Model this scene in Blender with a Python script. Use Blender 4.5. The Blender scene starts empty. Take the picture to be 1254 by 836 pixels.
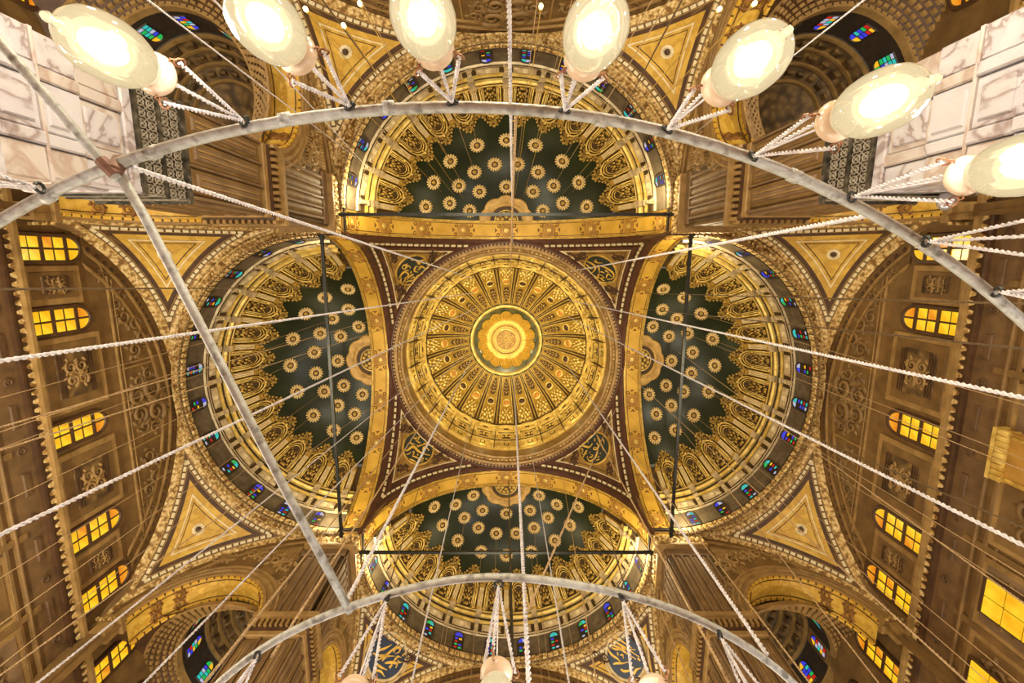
import bpy, math, random
from mathutils import Matrix, Vector
from math import sin, cos, pi, sqrt, atan2, radians as RAD, hypot, acos, floor
random.seed(7)
SC = bpy.context.scene
COL = SC.collection

# ---------------------------------------------------------------- camera, world, exposure, lights
cam_d = bpy.data.cameras.new('camera'); cam = bpy.data.objects.new('camera', cam_d); COL.objects.link(cam)
cam_d.sensor_width = 36.0; cam_d.lens = 570.0 / 1254 * 36; cam_d.shift_x = 7 / 1254
cam_d.clip_start = .05; cam_d.clip_end = 300
cam.location = (0, -8.2, 1.6); cam.rotation_euler = (RAD(90 + 80.15), 0, 0)
SC.camera = cam
w = bpy.data.worlds.new('world'); SC.world = w; w.use_nodes = True
w.node_tree.nodes['Background'].inputs[0].default_value = (.9, .75, .5, 1)
w.node_tree.nodes['Background'].inputs[1].default_value = .15
SC.view_settings.view_transform = 'Standard'; SC.view_settings.look = 'None'
SC.view_settings.gamma = 1; SC.view_settings.exposure = 0.0
SC.cycles.use_denoising = True
SC.cycles.max_bounces = 6; SC.cycles.diffuse_bounces = 3; SC.cycles.glossy_bounces = 2
SC.cycles.transmission_bounces = 4; SC.cycles.transparent_max_bounces = 12
SC.cycles.sample_clamp_indirect = 6
SC.cycles.caustics_reflective = False; SC.cycles.caustics_refractive = False
WARM = (1.0, .93, .73); NEUT = (1.0, .95, .9)

def light(name, loc, watts, color=WARM, rad=.25):
    d = bpy.data.lights.new(name, 'POINT'); d.energy = watts; d.color = color; d.shadow_soft_size = rad
    o = bpy.data.objects.new(name, d); COL.objects.link(o); o.location = loc; return o

BAYS = [('left', pi, .956), ('right', 0.0, .86), ('rear', -pi / 2, .914), ('front', pi / 2, .87)]
A2 = 11.3
def bay_pt(th, x, y, z):
    return (cos(th) * (A2 + x) - sin(th) * y, sin(th) * (A2 + x) + cos(th) * y, z)
# lamps of the great chandelier (outer and inner ring) carried by the globes; the globes out of view are stood for by their light
for k in range(24):
    a = 2 * pi * k / 24 + .13
    light('chandelier_lamp_light', (-.6 + 9.3 * sin(a), -.31 - 9.3 * cos(a), 4.6), 52, NEUT, .2)
for k in range(10):
    a = 2 * pi * k / 10 + .2
    light('chandelier_lamp_light', (4.75 * sin(a), -4.75 * cos(a), 4.5), 60, NEUT, .2)
# lamps of the side chandeliers in each bay and corner, hung low
for nm, th, s in BAYS:
    for yy in (-5.5, 0, 5.5):
        light('side_chandelier_light', bay_pt(th, 5.5, yy, 9.0), {'left': 2900, 'right': 650, 'rear': 2300, 'front': 2700}[nm], WARM, .35)
for sx in (-1, 1):
    for sy in (-1, 1):
        light('corner_chandelier_light', (16.4 * sx, 16.4 * sy, 9.0), 2600 if sy > 0 else 4800, WARM, .35)
def spot(loc, target, watts, deg, color=WARM):
    d = bpy.data.lights.new('added_dome_spot', 'SPOT'); d.energy = watts; d.color = color; d.shadow_soft_size = .3; d.spot_size = RAD(deg); d.spot_blend = .5
    o = bpy.data.objects.new('added_dome_spot', d); COL.objects.link(o); o.location = loc
    o.rotation_euler = (Vector(target) - Vector(loc)).to_track_quat('-Z', 'Y').to_euler()
for nm, th, s in BAYS:                                                # unseen spots added to brighten the central dome
    spot(bay_pt(th, 5.0, 0, 9.2), (0, 0, 45), 21000, 30, (1, .9, .6))
def daylight(loc, rot, sx, sy, watts):                              # daylight falling through the open doors
    d = bpy.data.lights.new('door_daylight', 'AREA'); d.shape = 'RECTANGLE'; d.size = sx; d.size_y = sy; d.energy = watts; d.color = (.82, .9, 1)
    o = bpy.data.objects.new('door_daylight', d); COL.objects.link(o); o.location = loc; o.rotation_euler = rot
daylight((0, -20.2, 2.6), (RAD(-90), 0, 0), 3, 4, 650)
daylight((19.6, 5.5, 2.6), (0, RAD(90), 0), 4, 3, 900)
# floodlights standing on the impost slabs behind the arches
FLOOD = {('left', 1): 300, ('left', -1): 800, ('right', 1): 800, ('right', -1): 1500, ('rear', 1): 900, ('rear', -1): 1500, ('front', 1): 1500, ('front', -1): 1500}
for nm, th, s in BAYS:
    for sg in (-1, 1):
        f_ = FLOOD[(nm, sg)]
        light('impost_flood_light', bay_pt(th, .8, 8.6 * sg, 30.9), f_ * .4, (1, .84, .5), .12)
# lamps behind the ring cornice of the central dome
for k in range(12):
    a = 2 * pi * (k + .5) / 12
    light('dome_cornice_light', (7.9 * cos(a), 7.9 * sin(a), 42.1), 22, (1, .84, .42), .15)

# ---------------------------------------------------------------- materials
MATS = {}
def lin(c):
    return tuple(((x / 255) / 12.92 if x / 255 <= .04045 else ((x / 255 + .055) / 1.055) ** 2.4) for x in c) + (1,)

def mat(name, stops, scale=3.0, rough=.5, metal=0.0, bump=.0, bscale=None, tex='noise', detail=5, dist=0.0, bdist=.05):
    m = bpy.data.materials.new(name); m.use_nodes = True
    nt = m.node_tree; N = nt.nodes; L = nt.links; b = N['Principled BSDF']
    b.inputs['Roughness'].default_value = rough; b.inputs['Metallic'].default_value = metal
    tc = N.new('ShaderNodeTexCoord')
    def texture(sc):
        if tex == 'noise' or tex == 'vein':
            t = N.new('ShaderNodeTexNoise'); t.inputs['Scale'].default_value = sc; t.inputs['Detail'].default_value = detail
            t.inputs['Distortion'].default_value = dist; o = t.outputs['Fac']
        elif tex == 'voronoi':
            t = N.new('ShaderNodeTexVoronoi'); t.feature = 'SMOOTH_F1'; t.inputs['Scale'].default_value = sc; o = t.outputs['Distance']
            nz = N.new('ShaderNodeTexNoise'); nz.inputs['Scale'].default_value = sc * .7; nz.inputs['Detail'].default_value = 3
            mx = N.new('ShaderNodeMix'); mx.data_type = 'VECTOR'; mx.inputs['Factor'].default_value = .25
            L.new(tc.outputs['Object'], mx.inputs[4]); L.new(nz.outputs['Color'], mx.inputs[5]); L.new(mx.outputs[1], t.inputs['Vector'])
            L.new(tc.outputs['Object'], nz.inputs['Vector'])
            return o
        elif tex == 'wave':
            t = N.new('ShaderNodeTexWave'); t.inputs['Scale'].default_value = sc; t.inputs['Distortion'].default_value = dist; t.inputs['Detail'].default_value = detail
            o = t.outputs['Fac']
        L.new(tc.outputs['Object'], t.inputs['Vector']); return o
    o = texture(scale)
    r = N.new('ShaderNodeValToRGB'); e = r.color_ramp.elements
    while len(e) < len(stops): e.new(.5)
    for el, (p, c) in zip(e, stops): el.position = p; el.color = lin(c)
    L.new(o, r.inputs['Fac']); L.new(r.outputs['Color'], b.inputs['Base Color'])
    if bump:
        bo = texture(bscale) if bscale else o
        bn = N.new('ShaderNodeBump'); bn.inputs['Strength'].default_value = bump; bn.inputs['Distance'].default_value = bdist
        L.new(bo, bn.inputs['Height']); L.new(bn.outputs['Normal'], b.inputs['Normal'])
    MATS[name] = m; return m

def emit(name, col, strength, col2=None, scale=3.0):
    m = bpy.data.materials.new(name); m.use_nodes = True; nt = m.node_tree; N = nt.nodes; L = nt.links
    b = N['Principled BSDF']; b.inputs['Base Color'].default_value = (.02, .02, .02, 1); b.inputs['Roughness'].default_value = .2
    b.inputs['Emission Strength'].default_value = strength
    if col2:
        tc = N.new('ShaderNodeTexCoord'); t = N.new('ShaderNodeTexNoise'); t.inputs['Scale'].default_value = scale; t.inputs['Detail'].default_value = 2
        r = N.new('ShaderNodeValToRGB'); r.color_ramp.elements[0].position = .35; r.color_ramp.elements[1].position = .65
        r.color_ramp.elements[0].color = lin(col); r.color_ramp.elements[1].color = lin(col2)
        L.new(tc.outputs['Object'], t.inputs['Vector']); L.new(t.outputs['Fac'], r.inputs['Fac']); L.new(r.outputs['Color'], b.inputs['Emission Color'])
    else:
        b.inputs['Emission Color'].default_value = lin(col)
    MATS[name] = m; return m

gold = mat('gold', [(.3, (150, 116, 42)), (.7, (222, 186, 92))], 2.5, .38, .35, .25, 9)
gold_bright = mat('gold_bright', [(.3, (196, 158, 66)), (.7, (248, 220, 130))], 2.0, .35, .3, .15, 9)
gold_relief = mat('gold_relief', [(.1, (232, 196, 112)), (.3, (196, 154, 74)), (.5, (116, 84, 34)), (.68, (58, 40, 16))], 5.5, .42, .3, .8, None, 'voronoi', bdist=.06)
umber_shade = mat('umber_shade_ground', [(.3, (52, 38, 18)), (.7, (84, 62, 30))], 4, .5, .1, .2, 12)  # dark ground; in niche and frieze recesses it paints their shade
gold_lace = mat('gold_lace', [(.15, (236, 214, 160)), (.4, (204, 170, 104)), (.62, (132, 96, 48))], 7, .5, .1, .7, None, 'voronoi', bdist=.05)
silver_gold = mat('silver_gold', [(.3, (176, 152, 112)), (.7, (226, 208, 168))], 2.4, .42, .25, .3, 10)
yellow = mat('yellow_paint', [(.35, (198, 154, 50)), (.65, (222, 178, 70))], .9, .55, 0, .1, 6)
yellow_marble = mat('yellow_marbled_paint', [(.35, (206, 166, 66)), (.48, (194, 150, 54)), (.55, (212, 172, 72)), (.7, (222, 184, 84))], .8, .5, 0, 0, None, 'noise', 6, 2.2)
ochre = mat('ochre_paint', [(.3, (150, 108, 40)), (.7, (188, 142, 60))], 1.2, .55, 0, .15, 5)
brown = mat('brown_stone', [(.3, (98, 72, 36)), (.7, (130, 98, 52))], 1.4, .65, 0, .25, 9)
brown_relief = mat('brown_carving', [(.1, (136, 106, 58)), (.35, (110, 84, 44)), (.6, (72, 52, 26))], 3.2, .65, 0, .7, None, 'voronoi', bdist=.1)
brown_light = mat('brown_moulding', [(.3, (130, 100, 54)), (.7, (166, 132, 78))], 2.0, .6, 0, .15, 9)
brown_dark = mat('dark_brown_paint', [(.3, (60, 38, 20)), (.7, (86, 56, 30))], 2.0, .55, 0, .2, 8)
brown_grey = mat('grey_brown_stone', [(.3, (106, 82, 54)), (.7, (138, 110, 78))], 1.3, .65, 0, .2, 9)
red_brown = mat('red_brown_paint', [(.3, (66, 36, 24)), (.7, (92, 54, 36))], 2.0, .5, 0, .1, 8)
lace_white = mat('ivory_paint', [(.3, (214, 196, 150)), (.7, (240, 226, 186))], 3, .55, 0, .1, 12)
green = mat('green_plaster', [(.35, (24, 32, 15)), (.65, (36, 44, 21))], .5, .28, 0, .02, 3)
green.node_tree.nodes['Principled BSDF'].inputs['Specular IOR Level'].default_value = .35
ivory_gold = mat('ivory_gold', [(.3, (216, 184, 116)), (.7, (240, 216, 156))], 3, .45, .15, .1, 9)
green_dark = mat('dark_green_paint', [(.3, (34, 42, 38)), (.7, (48, 56, 50))], 2, .4, 0, 0)
blue_dark = mat('dark_blue_paint', [(.3, (24, 40, 62)), (.7, (36, 56, 84))], 2, .4, 0, 0)
dark = mat('deep_brown', [(.3, (38, 30, 22)), (.7, (58, 46, 34))], 3, .6, 0, .2, 8)  # plain dark brown for railings, slabs, frames and the gap strip
drum_grey = mat('drum_grey', [(.3, (74, 62, 46)), (.7, (104, 90, 68))], 2, .6, 0, .2, 8)
iron = mat('black_iron', [(.3, (24, 26, 24)), (.7, (44, 44, 40))], 4, .45, .3, .1, 10)
marble = mat('veined_marble', [(.36, (190, 186, 190)), (.47, (180, 174, 178)), (.515, (140, 124, 122)), (.55, (184, 178, 180)), (.7, (198, 194, 198))], .55, .3, 0, 0, None, 'noise', 8, 1.6)
marble_warm = mat('warm_marble', [(.38, (186, 176, 170)), (.5, (164, 144, 132)), (.56, (182, 170, 162)), (.7, (196, 188, 184))], .7, .3, 0, 0, None, 'noise', 8, 1.8)
grille_m = mat('carved_grey_band', [(.1, (96, 88, 74)), (.4, (66, 60, 48)), (.6, (34, 30, 22))], 6, .6, .1, .9, None, 'voronoi', bdist=.06)
rope_white = mat('white_rope', [(.3, (180, 176, 178)), (.7, (220, 216, 218))], 14, .6, 0, .3, 40)
rope_tan = mat('tan_rope', [(.3, (150, 122, 84)), (.7, (190, 160, 116))], 14, .7, 0, 0)
rope_dark = mat('dark_wire', [(.3, (70, 54, 34)), (.7, (100, 80, 52))], 14, .6, 0, 0)
pipe_m = mat('worn_grey_paint', [(.3, (112, 110, 100)), (.45, (178, 180, 172)), (.62, (158, 158, 148)), (.75, (98, 92, 78))], 7, .5, .1, .3, 16)
copper = mat('copper_wire', [(.3, (128, 84, 58)), (.7, (170, 122, 88))], 6, .4, .5, 0)
ceramic = mat('lamp_ceramic', [(.3, (196, 168, 138)), (.7, (222, 200, 174))], 3, .25, 0, 0)
carpet = mat('warm_carpet', [(.3, (104, 66, 44)), (.7, (132, 90, 62))], 1.5, .9, 0, .2, 20)
win_y = emit('lit_yellow_glass', (255, 176, 6), 1.0, (255, 214, 40), 1.2)
win_o = emit('lit_orange_glass', (236, 130, 10), .95, (255, 180, 40), 1.5)
STAIN = [emit('stained_%s' % n, c, s) for n, c, s in (('blue', (60, 70, 255), .7), ('red', (235, 30, 24), .7), ('green', (20, 190, 90), .9), ('amber', (255, 190, 30), 1.0), ('clear', (214, 214, 240), .7), ('cyan', (40, 200, 190), .9))]

def glass_mat():
    m = bpy.data.materials.new('milky_lamp_glass'); m.use_nodes = True; nt = m.node_tree; N = nt.nodes; L = nt.links
    for n in list(N):
        if n.type != 'OUTPUT_MATERIAL': N.remove(n)
    out = [n for n in N if n.type == 'OUTPUT_MATERIAL'][0]
    tr = N.new('ShaderNodeBsdfTransparent'); tr.inputs[0].default_value = (1, .95, .86, 1)
    em = N.new('ShaderNodeEmission'); em.inputs[0].default_value = (1, .8, .46, 1); em.inputs[1].default_value = 1.75
    gl = N.new('ShaderNodeBsdfGlossy'); gl.inputs['Roughness'].default_value = .06; gl.inputs[0].default_value = (1, 1, 1, 1)
    m1 = N.new('ShaderNodeMixShader'); m2 = N.new('ShaderNodeMixShader'); m1.inputs[0].default_value = .5
    L.new(tr.outputs[0], m1.inputs[1]); L.new(em.outputs[0], m1.inputs[2])
    fr = N.new('ShaderNodeFresnel'); fr.inputs[0].default_value = 1.35
    L.new(fr.outputs[0], m2.inputs[0]); L.new(m1.outputs[0], m2.inputs[1]); L.new(gl.outputs[0], m2.inputs[2]); L.new(m2.outputs[0], out.inputs[0])
    return m
glass = glass_mat()
bulb_glow = emit('glowing_filament', (255, 244, 214), 5.0)
small_glow = emit('glowing_small_bulb', (255, 220, 150), 6.0)

# ---------------------------------------------------------------- mesh builder
class G:
    def __init__(s): s.v = []; s.f = []; s.m = []; s.mi = 0
    def add(s, vs, fs, M=None):
        n = len(s.v)
        if M is not None: vs = [tuple(M @ Vector(p)) for p in vs]
        s.v.extend(vs); s.f.extend([tuple(i + n for i in f) for f in fs]); s.m.extend([s.mi] * len(fs)); return s
    def box(s, c, d, M=None):
        x, y, z = d[0] / 2, d[1] / 2, d[2] / 2
        vs = [(c[0] + a * x, c[1] + b * y, c[2] + e * z) for a in (-1, 1) for b in (-1, 1) for e in (-1, 1)]
        return s.add(vs, [(0, 1, 3, 2), (4, 6, 7, 5), (0, 4, 5, 1), (2, 3, 7, 6), (0, 2, 6, 4), (1, 5, 7, 3)], M)
    def slab(s, c, d, b, axis=0, sign=-1, M=None):
        """a box whose face on one side is chamfered by b"""
        h = [d[0] / 2, d[1] / 2, d[2] / 2]; o = [i for i in range(3) if i != axis]
        def pt(t, k, a, e):
            p = [0, 0, 0]; p[axis] = c[axis] + t * h[axis]
            p[o[0]] = c[o[0]] + a * (h[o[0]] - k); p[o[1]] = c[o[1]] + e * (h[o[1]] - k); return tuple(p)
        vs = []
        for (t, k) in ((-sign, 0), (None, 0), (sign, b)):
            for a, e in ((-1, -1), (1, -1), (1, 1), (-1, 1)):
                p = list(pt(sign if t is None else t, k, a, e))
                if t is None: p[axis] = c[axis] + sign * (h[axis] - b)
                vs.append(tuple(p))
        fs = [(8, 9, 10, 11), (3, 2, 1, 0)]
        for r in (0, 4):
            for i in range(4):
                j = (i + 1) % 4; fs.append((r + i, r + j, r + 4 + j, r + 4 + i))
        return s.add(vs, fs, M)
    def grid(s, fn, nu, nv, M=None):
        vs = [fn(i / nu, j / nv) for i in range(nu + 1) for j in range(nv + 1)]
        fs = [(i * (nv + 1) + j, (i + 1) * (nv + 1) + j, (i + 1) * (nv + 1) + j + 1, i * (nv + 1) + j + 1) for i in range(nu) for j in range(nv)]
        return s.add(vs, fs, M)
    def tube(s, path, r, n=6, M=None, flat=None, cap=True):
        P = [Vector(p) for p in path]; k = len(P); vs = []
        up = None
        for i, p in enumerate(P):
            t = (P[min(i + 1, k - 1)] - P[max(i - 1, 0)])
            if t.length < 1e-9: t = Vector((0, 0, 1))
            t.normalize()
            if up is None:
                up = Vector((0, 0, 1)) if abs(t.z) < .9 else Vector((1, 0, 0))
            a = t.cross(up)
            if a.length < 1e-6: a = t.cross(Vector((0, 1, 0)))
            a.normalize(); b = a.cross(t); b.normalize(); up = b
            ri = r[i] if isinstance(r, (list, tuple)) else r
            for j in range(n):
                q = 2 * pi * j / n; o = a * cos(q) * ri + b * sin(q) * ri
                if flat is not None: o = Vector((o.x, o.y, o.z * flat))
                vs.append(tuple(p + o))
        fs = [(i * n + j, i * n + (j + 1) % n, (i + 1) * n + (j + 1) % n, (i + 1) * n + j) for i in range(k - 1) for j in range(n)]
        if cap: fs += [tuple(reversed(range(n))), tuple((k - 1) * n + j for j in range(n))]
        return s.add(vs, fs, M)
    def sweep(s, prof, fn, n, M=None, closed=False):
        """prof: [(a, b)], fn(t, a, b) -> point, t in 0..1"""
        return s.grid(lambda u, v: fn(u, *prof[int(round(v * (len(prof) - 1)))]), n, len(prof) - 1, M)
    def lathe(s, prof, n, a0=0.0, a1=2 * pi, M=None, mod=None):
        def fn(u, v):
            r, z = prof[int(round(v * (len(prof) - 1)))]; a = a0 + (a1 - a0) * u
            if mod: r, z = mod(a, r, z)
            return (r * cos(a), r * sin(a), z)
        return s.grid(fn, n, len(prof) - 1, M)
    def blob(s, c, r, n=6, m=4, M=None):
        rx, ry, rz = r if isinstance(r, (tuple, list)) else (r, r, r)
        return s.grid(lambda u, v: (c[0] + rx * sin(pi * v) * cos(2 * pi * u), c[1] + ry * sin(pi * v) * sin(2 * pi * u), c[2] + rz * cos(pi * v)), n, m, M)
    def dome(s, c, r, n=7, m=2, M=None):
        rx, ry, rz = r if isinstance(r, (tuple, list)) else (r, r, r)
        return s.grid(lambda u, v: (c[0] + rx * sin(pi / 2 * v) * cos(2 * pi * u), c[1] + ry * sin(pi / 2 * v) * sin(2 * pi * u), c[2] + rz * cos(pi / 2 * v)), n, m, M)
    def poly(s, pts, h0, h1, M=None):
        n = len(pts)
        vs = [(p[0], p[1], h0) for p in pts] + [(p[0], p[1], h1) for p in pts]
        return s.add(vs, [tuple(range(n, 2 * n))] + [(i, (i + 1) % n, n + (i + 1) % n, n + i) for i in range(n)], M)
    def stroke(s, pts, wid, h, M=None):
        """flat brush stroke on z = h, thickness .03; pts [(x, y)], wid list"""
        k = len(pts); L_, R_ = [], []
        for i, (x, y) in enumerate(pts):
            a = pts[min(i + 1, k - 1)]; b = pts[max(i - 1, 0)]; dx, dy = a[0] - b[0], a[1] - b[1]; l = hypot(dx, dy) or 1
            w_ = wid[i] if isinstance(wid, (list, tuple)) else wid
            L_.append((x - dy / l * w_, y + dx / l * w_, h)); R_.append((x + dy / l * w_, y - dx / l * w_, h))
        vs = L_ + R_ + [(p[0], p[1], h - .03) for p in L_] + [(p[0], p[1], h - .03) for p in R_]
        fs = []
        for i in range(k - 1):
            fs += [(i, i + 1, k + i + 1, k + i), (i, 2 * k + i, 2 * k + i + 1, i + 1), (k + i, k + i + 1, 3 * k + i + 1, 3 * k + i)]
        return s.add(vs, fs, M)
    def warp(s, fn): s.v = [fn(*p) for p in s.v]; return s

def tagp(o, label=None, cat=None, group=None, kind=None):
    if label: o['label'] = label
    if cat: o['category'] = cat
    if group: o['group'] = group
    if kind: o['kind'] = kind
    return o

def mesh(name, g, m, smooth=False):
    me = bpy.data.meshes.new(name); me.from_pydata(g.v, [], g.f)
    for q in (m if isinstance(m, (list, tuple)) else [m]): me.materials.append(q)
    if isinstance(m, (list, tuple)) and len(m) > 1: me.polygons.foreach_set('material_index', g.m)
    if smooth: me.polygons.foreach_set('use_smooth', [True] * len(me.polygons))
    me.update(); return me

def obj(name, g, m, parent=None, smooth=False, M=None, kind=None, label=None):
    me = g if isinstance(g, bpy.types.Mesh) else mesh(name, g, m, smooth)
    o = bpy.data.objects.new(name, me); COL.objects.link(o)
    if parent is not None: o.parent = parent
    if M is not None: o.matrix_basis = M
    if kind: o['kind'] = kind
    if label: o['label'] = label
    return o

def thing(name, label=None, cat=None, group=None, loc=(0, 0, 0), rz=0.0, scale=(1, 1, 1), kind=None):
    o = bpy.data.objects.new(name, None); COL.objects.link(o); o.empty_display_size = .2
    o.location = loc; o.rotation_euler = (0, 0, rz); o.scale = scale
    return tagp(o, label, cat, group, kind)

KIDS = {}
def tree_copy(o, parent=None):
    c = o.copy(); COL.objects.link(c)
    if parent is not None: c.parent = parent
    for ch in KIDMAP.get(o.name, ()): tree_copy(ch, c)
    return c
KIDMAP = {}
def remap():
    KIDMAP.clear()
    for o in bpy.data.objects:
        if o.parent is not None: KIDMAP.setdefault(o.parent.name, []).append(o)

T = Matrix.Translation
def RZ(a): return Matrix.Rotation(a, 4, 'Z')
def frame(p, n, up=(0, 0, 1)):
    """matrix whose z axis is n, at p; y axis towards up"""
    n = Vector(n).normalized(); u = Vector(up); x = u.cross(n)
    if x.length < 1e-5: x = Vector((1, 0, 0)).cross(n)
    x.normalize(); y = n.cross(x)
    return Matrix(((x.x, y.x, n.x, p[0]), (x.y, y.y, n.y, p[1]), (x.z, y.z, n.z, p[2]), (0, 0, 0, 1)))

def spiral(turns, r0, r1, n=18, a0=0.0, d=1):
    return [((r0 + (r1 - r0) * t / n) * cos(a0 + d * turns * 2 * pi * t / n), (r0 + (r1 - r0) * t / n) * sin(a0 + d * turns * 2 * pi * t / n)) for t in range(n + 1)]

def scroll_g(w=.045, h=.05):
    """an S scroll with leaves about 1 wide and .5 high, raised on z"""
    g = G()
    sp = spiral(1.4, .05, .24, 16, 0, 1)
    for sx in (-1, 1):
        P = [(sx * (.25 - q[0]), sx * q[1] * 1.0, h * .5) for q in sp]
        g.tube(P, [w * .7 + w * .75 * i / 16 for i in range(17)], 5, flat=1.1)
        for a in (20, 80, 140, 220, 300):
            c = (sx * .25 + .27 * cos(RAD(a)), .27 * sin(RAD(a)) * sx, 0)
            g.dome(c, (.12, .065, h), 7, 2, T(c) @ RZ(RAD(a)) @ T((-c[0], -c[1], 0)))
    g.dome((0, 0, 0), (.09, .09, h * 1.4), 7, 2)
    return g
SCROLL = {}
def scroll(m):
    if m.name not in SCROLL: SCROLL[m.name] = mesh('scroll', scroll_g(), m, True)
    return SCROLL[m.name]

# ---------------------------------------------------------------- half domes (four copies of one model)
HR = 9.7; HZ = 30.2; PITCH = RAD(14.3)
def hs(u, v, wi):
    a, f, r = u / HR, v / HR, HR - wi
    return (r * cos(f) * cos(a), r * cos(f) * sin(a), r * sin(f))
def rosette_meshes():
    g = G(); g.mi = 0; g.lathe([(.66, -.08), (.66, .02), (.28, .03)], 32); g.mi = 1
    for k in range(16):
        g.blob((.52, 0, .05), (.21, .102, .1), 7, 4, RZ(2 * pi * k / 16))
    g.lathe([(.3, .03), (.33, .13), (.38, .13), (.41, .03)], 32)
    h = G(); h.lathe([(.0, .03), (.16, .03), (.31, .06)], 20)
    b = G(); b.lathe([(.2, .0), (.19, .1), (.13, .18), (0, .21)], 14)
    return mesh('petal_ring', g, [umber_shade, MATS['ivory_gold']], True), mesh('dark_ring', h, brown_dark), mesh('boss', b, gold, True)
ROS = [(a, 50.8) for a in (0, 20.5, -20.5, 42.5, -42.5, 62, -62, 81, -81)] + [(a, 61.8) for a in (11, -11, 32, -32, 52.5, -52.5, 72.5, -72.5)] + [(0, 73), (41, 70.8), (-41, 70.8), (74, 72), (-74, 72)]

def build_half_dome():
    root = thing('half_dome')
    az = RAD(90)
    g = G(); g.grid(lambda i, j: hs((-az + 2 * az * i) * HR, RAD(38 + 52 * j) * HR, 0), 72, 26)
    obj('shell', g, green, root, True)
    for k in range(-6, 7):                                            # painted seams of the green plaster, raised joints
        g = G(); a = k * PITCH
        g.grid(lambda i, j: hs((a + (i - .5) * .004) * HR, RAD(44 + 42 * j) * HR, .012), 1, 14)
        obj('seam', g, green_dark, root)
    # drum with windows
    g = G(); g.grid(lambda i, j: hs((-az + 2 * az * i) * HR, -.3 + 2.6 * j, 0), 84, 2); obj('drum_wall', g, drum_grey, root)
    g = G()
    for i in range(76):
        a = -az + 2 * az * (i + .5) / 76
        g.add([hs(a * HR + du, v, w_) for v in (-.2, .3) for du in (-.02, .02) for w_ in (.05, .1)], [(1, 3, 7, 5), (0, 1, 5, 4), (2, 3, 7, 6), (4, 5, 7, 6)])
    g.sweep([(.28, .03), (.28, .12), (.34, .12), (.34, .03)], lambda t, v, w_: hs((-az + 2 * az * t) * HR, v, w_), 60)
    obj('railing', g, dark, root, kind='stuff')
    # rim frieze
    g = G(); g.lathe([(9.62, .3), (9.62, -.05), (9.72, -.18), (9.85, -.18), (9.9, -.02), (10.22, .06), (10.26, -.05), (10.36, -.05), (10.4, .25)], 84, -az, az)
    obj('rim_frieze', g, gold_lace, root)
    g = G()
    for i in range(86):
        a = -az + 2 * az * (i + .5) / 86
        M = RZ(a) @ T((10.1, 0, .02))
        g.dome((0, 0, 0), (.15, .1, -.12), 6, 2, M); g.dome((.0, .15, .02), (.1, .05, -.08), 5, 2, M)
    obj('rim_leaves', g, gold_lace, root, True, kind='stuff')
    g = G()
    for i in range(120):
        a = -az + 2 * az * (i + .5) / 120
        g.box((9.74, 0, -.2), (.16, .12, .12), RZ(a))
    obj('rim_beads', g, brown_light, root, kind='stuff')
    # entablature over the drum
    EV = lambda v: 1.85 + (v - 1.95) * .86
    hse = lambda u, v, w_: hs(u, EV(v), w_ * .72)
    hsn = lambda u, v, w_: hs(u, 6.3 - (6.3 - v) * 1.24 if v < 6.3 else v, w_)
    def sw(name, prof, m, a0=-az, a1=az, n=84, par=root, kind=None):
        g = G(); g.sweep(prof, lambda t, v, w_: hse((a0 + (a1 - a0) * t) * HR, v, w_), n); return obj(name, g, m, par, kind=kind)
    sw('lower_cornice', [(1.95, 0), (2.02, .22), (2.12, .3), (2.2, .28), (2.22, .14), (2.3, .14)], silver_gold)
    sw('frieze_ground', [(2.28, .08), (3.1, .1)], umber_shade)  # shade behind the frieze carving put into the colour
    sw('dark_line', [(2.0, .26), (2.0, .33), (2.06, .33), (2.06, .26)], umber_shade); sw('dark_line', [(3.9, .44), (3.9, .5), (3.96, .5), (3.96, .4)], umber_shade); sw('dark_line', [(4.06, .3), (4.06, .36), (4.12, .36), (4.12, .3)], umber_shade)  # dark strips painted for the shade between mouldings
    sw('middle_cornice', [(3.08, .1), (3.12, .3), (3.22, .34), (3.3, .3), (3.32, .2), (3.4, .2)], gold_bright)
    sw('shadow_band', [(3.38, .12), (3.66, .12)], dark)  # dark strip painted for the shaded gap between cornices
    sw('upper_cornice', [(3.64, .12), (3.68, .36), (3.8, .46), (3.92, .46), (3.96, .3), (4.06, .32), (4.12, .42), (4.22, .42), (4.3, .2), (4.36, .05)], gold_bright)
    g = G(); g.sweep([(3.7, .01), (4.5, .01), (5.3, .01), (6.2, .01)], lambda t, v, w_: hs((-az + 2 * az * t) * HR, v, w_), 84); obj('niche_ground', g, umber_shade, root)  # niche backs coloured dark for the shade in the recess
    fp = G()                                                          # one carved frieze panel between two brackets
    fp.box((0, 2.68, .16), (1.5, .6, .1)); fp.box((0, 2.68, .22), (.42, .42, .12))
    for sx in (-1, 1):
        fp.tube([(sx * (.28 + q[0] + .25), 2.68 + q[1] * .9, .24) for q in spiral(1.3, .04, .22, 12, 0, sx)], .045, 5)
        for q in range(5): fp.blob((sx * (.3 + .11 * q), 2.42 + .02 * (q % 2), .22), (.05, .07, .06), 5, 3)
    fp.warp(hse); fpm = mesh('frieze_panel', fp, silver_gold)
    fr = G(); fr.box((0, 2.68, .25), (.3, .3, .1)); fr.warp(hse); frm = mesh('boss', fr, lace_white)
    br = G()                                                          # bracket through all three cornices
    br.box((0, 2.7, .2), (.3, .8, .24)); br.box((0, 2.1, .26), (.4, .2, .3)); br.box((0, 3.2, .3), (.42, .2, .34)); br.box((0, 3.95, .42), (.5, .62, .34))
    br.tube([(-.08, 2.45, .38), (-.08, 2.95, .38)], .05, 5); br.tube([(.08, 2.45, .38), (.08, 2.95, .38)], .05, 5); br.blob((0, 2.75, .4), (.1, .16, .1), 6, 4)
    br.warp(hse); brm = mesh('bracket', br, silver_gold)
    # niche
    nf = G()
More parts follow.
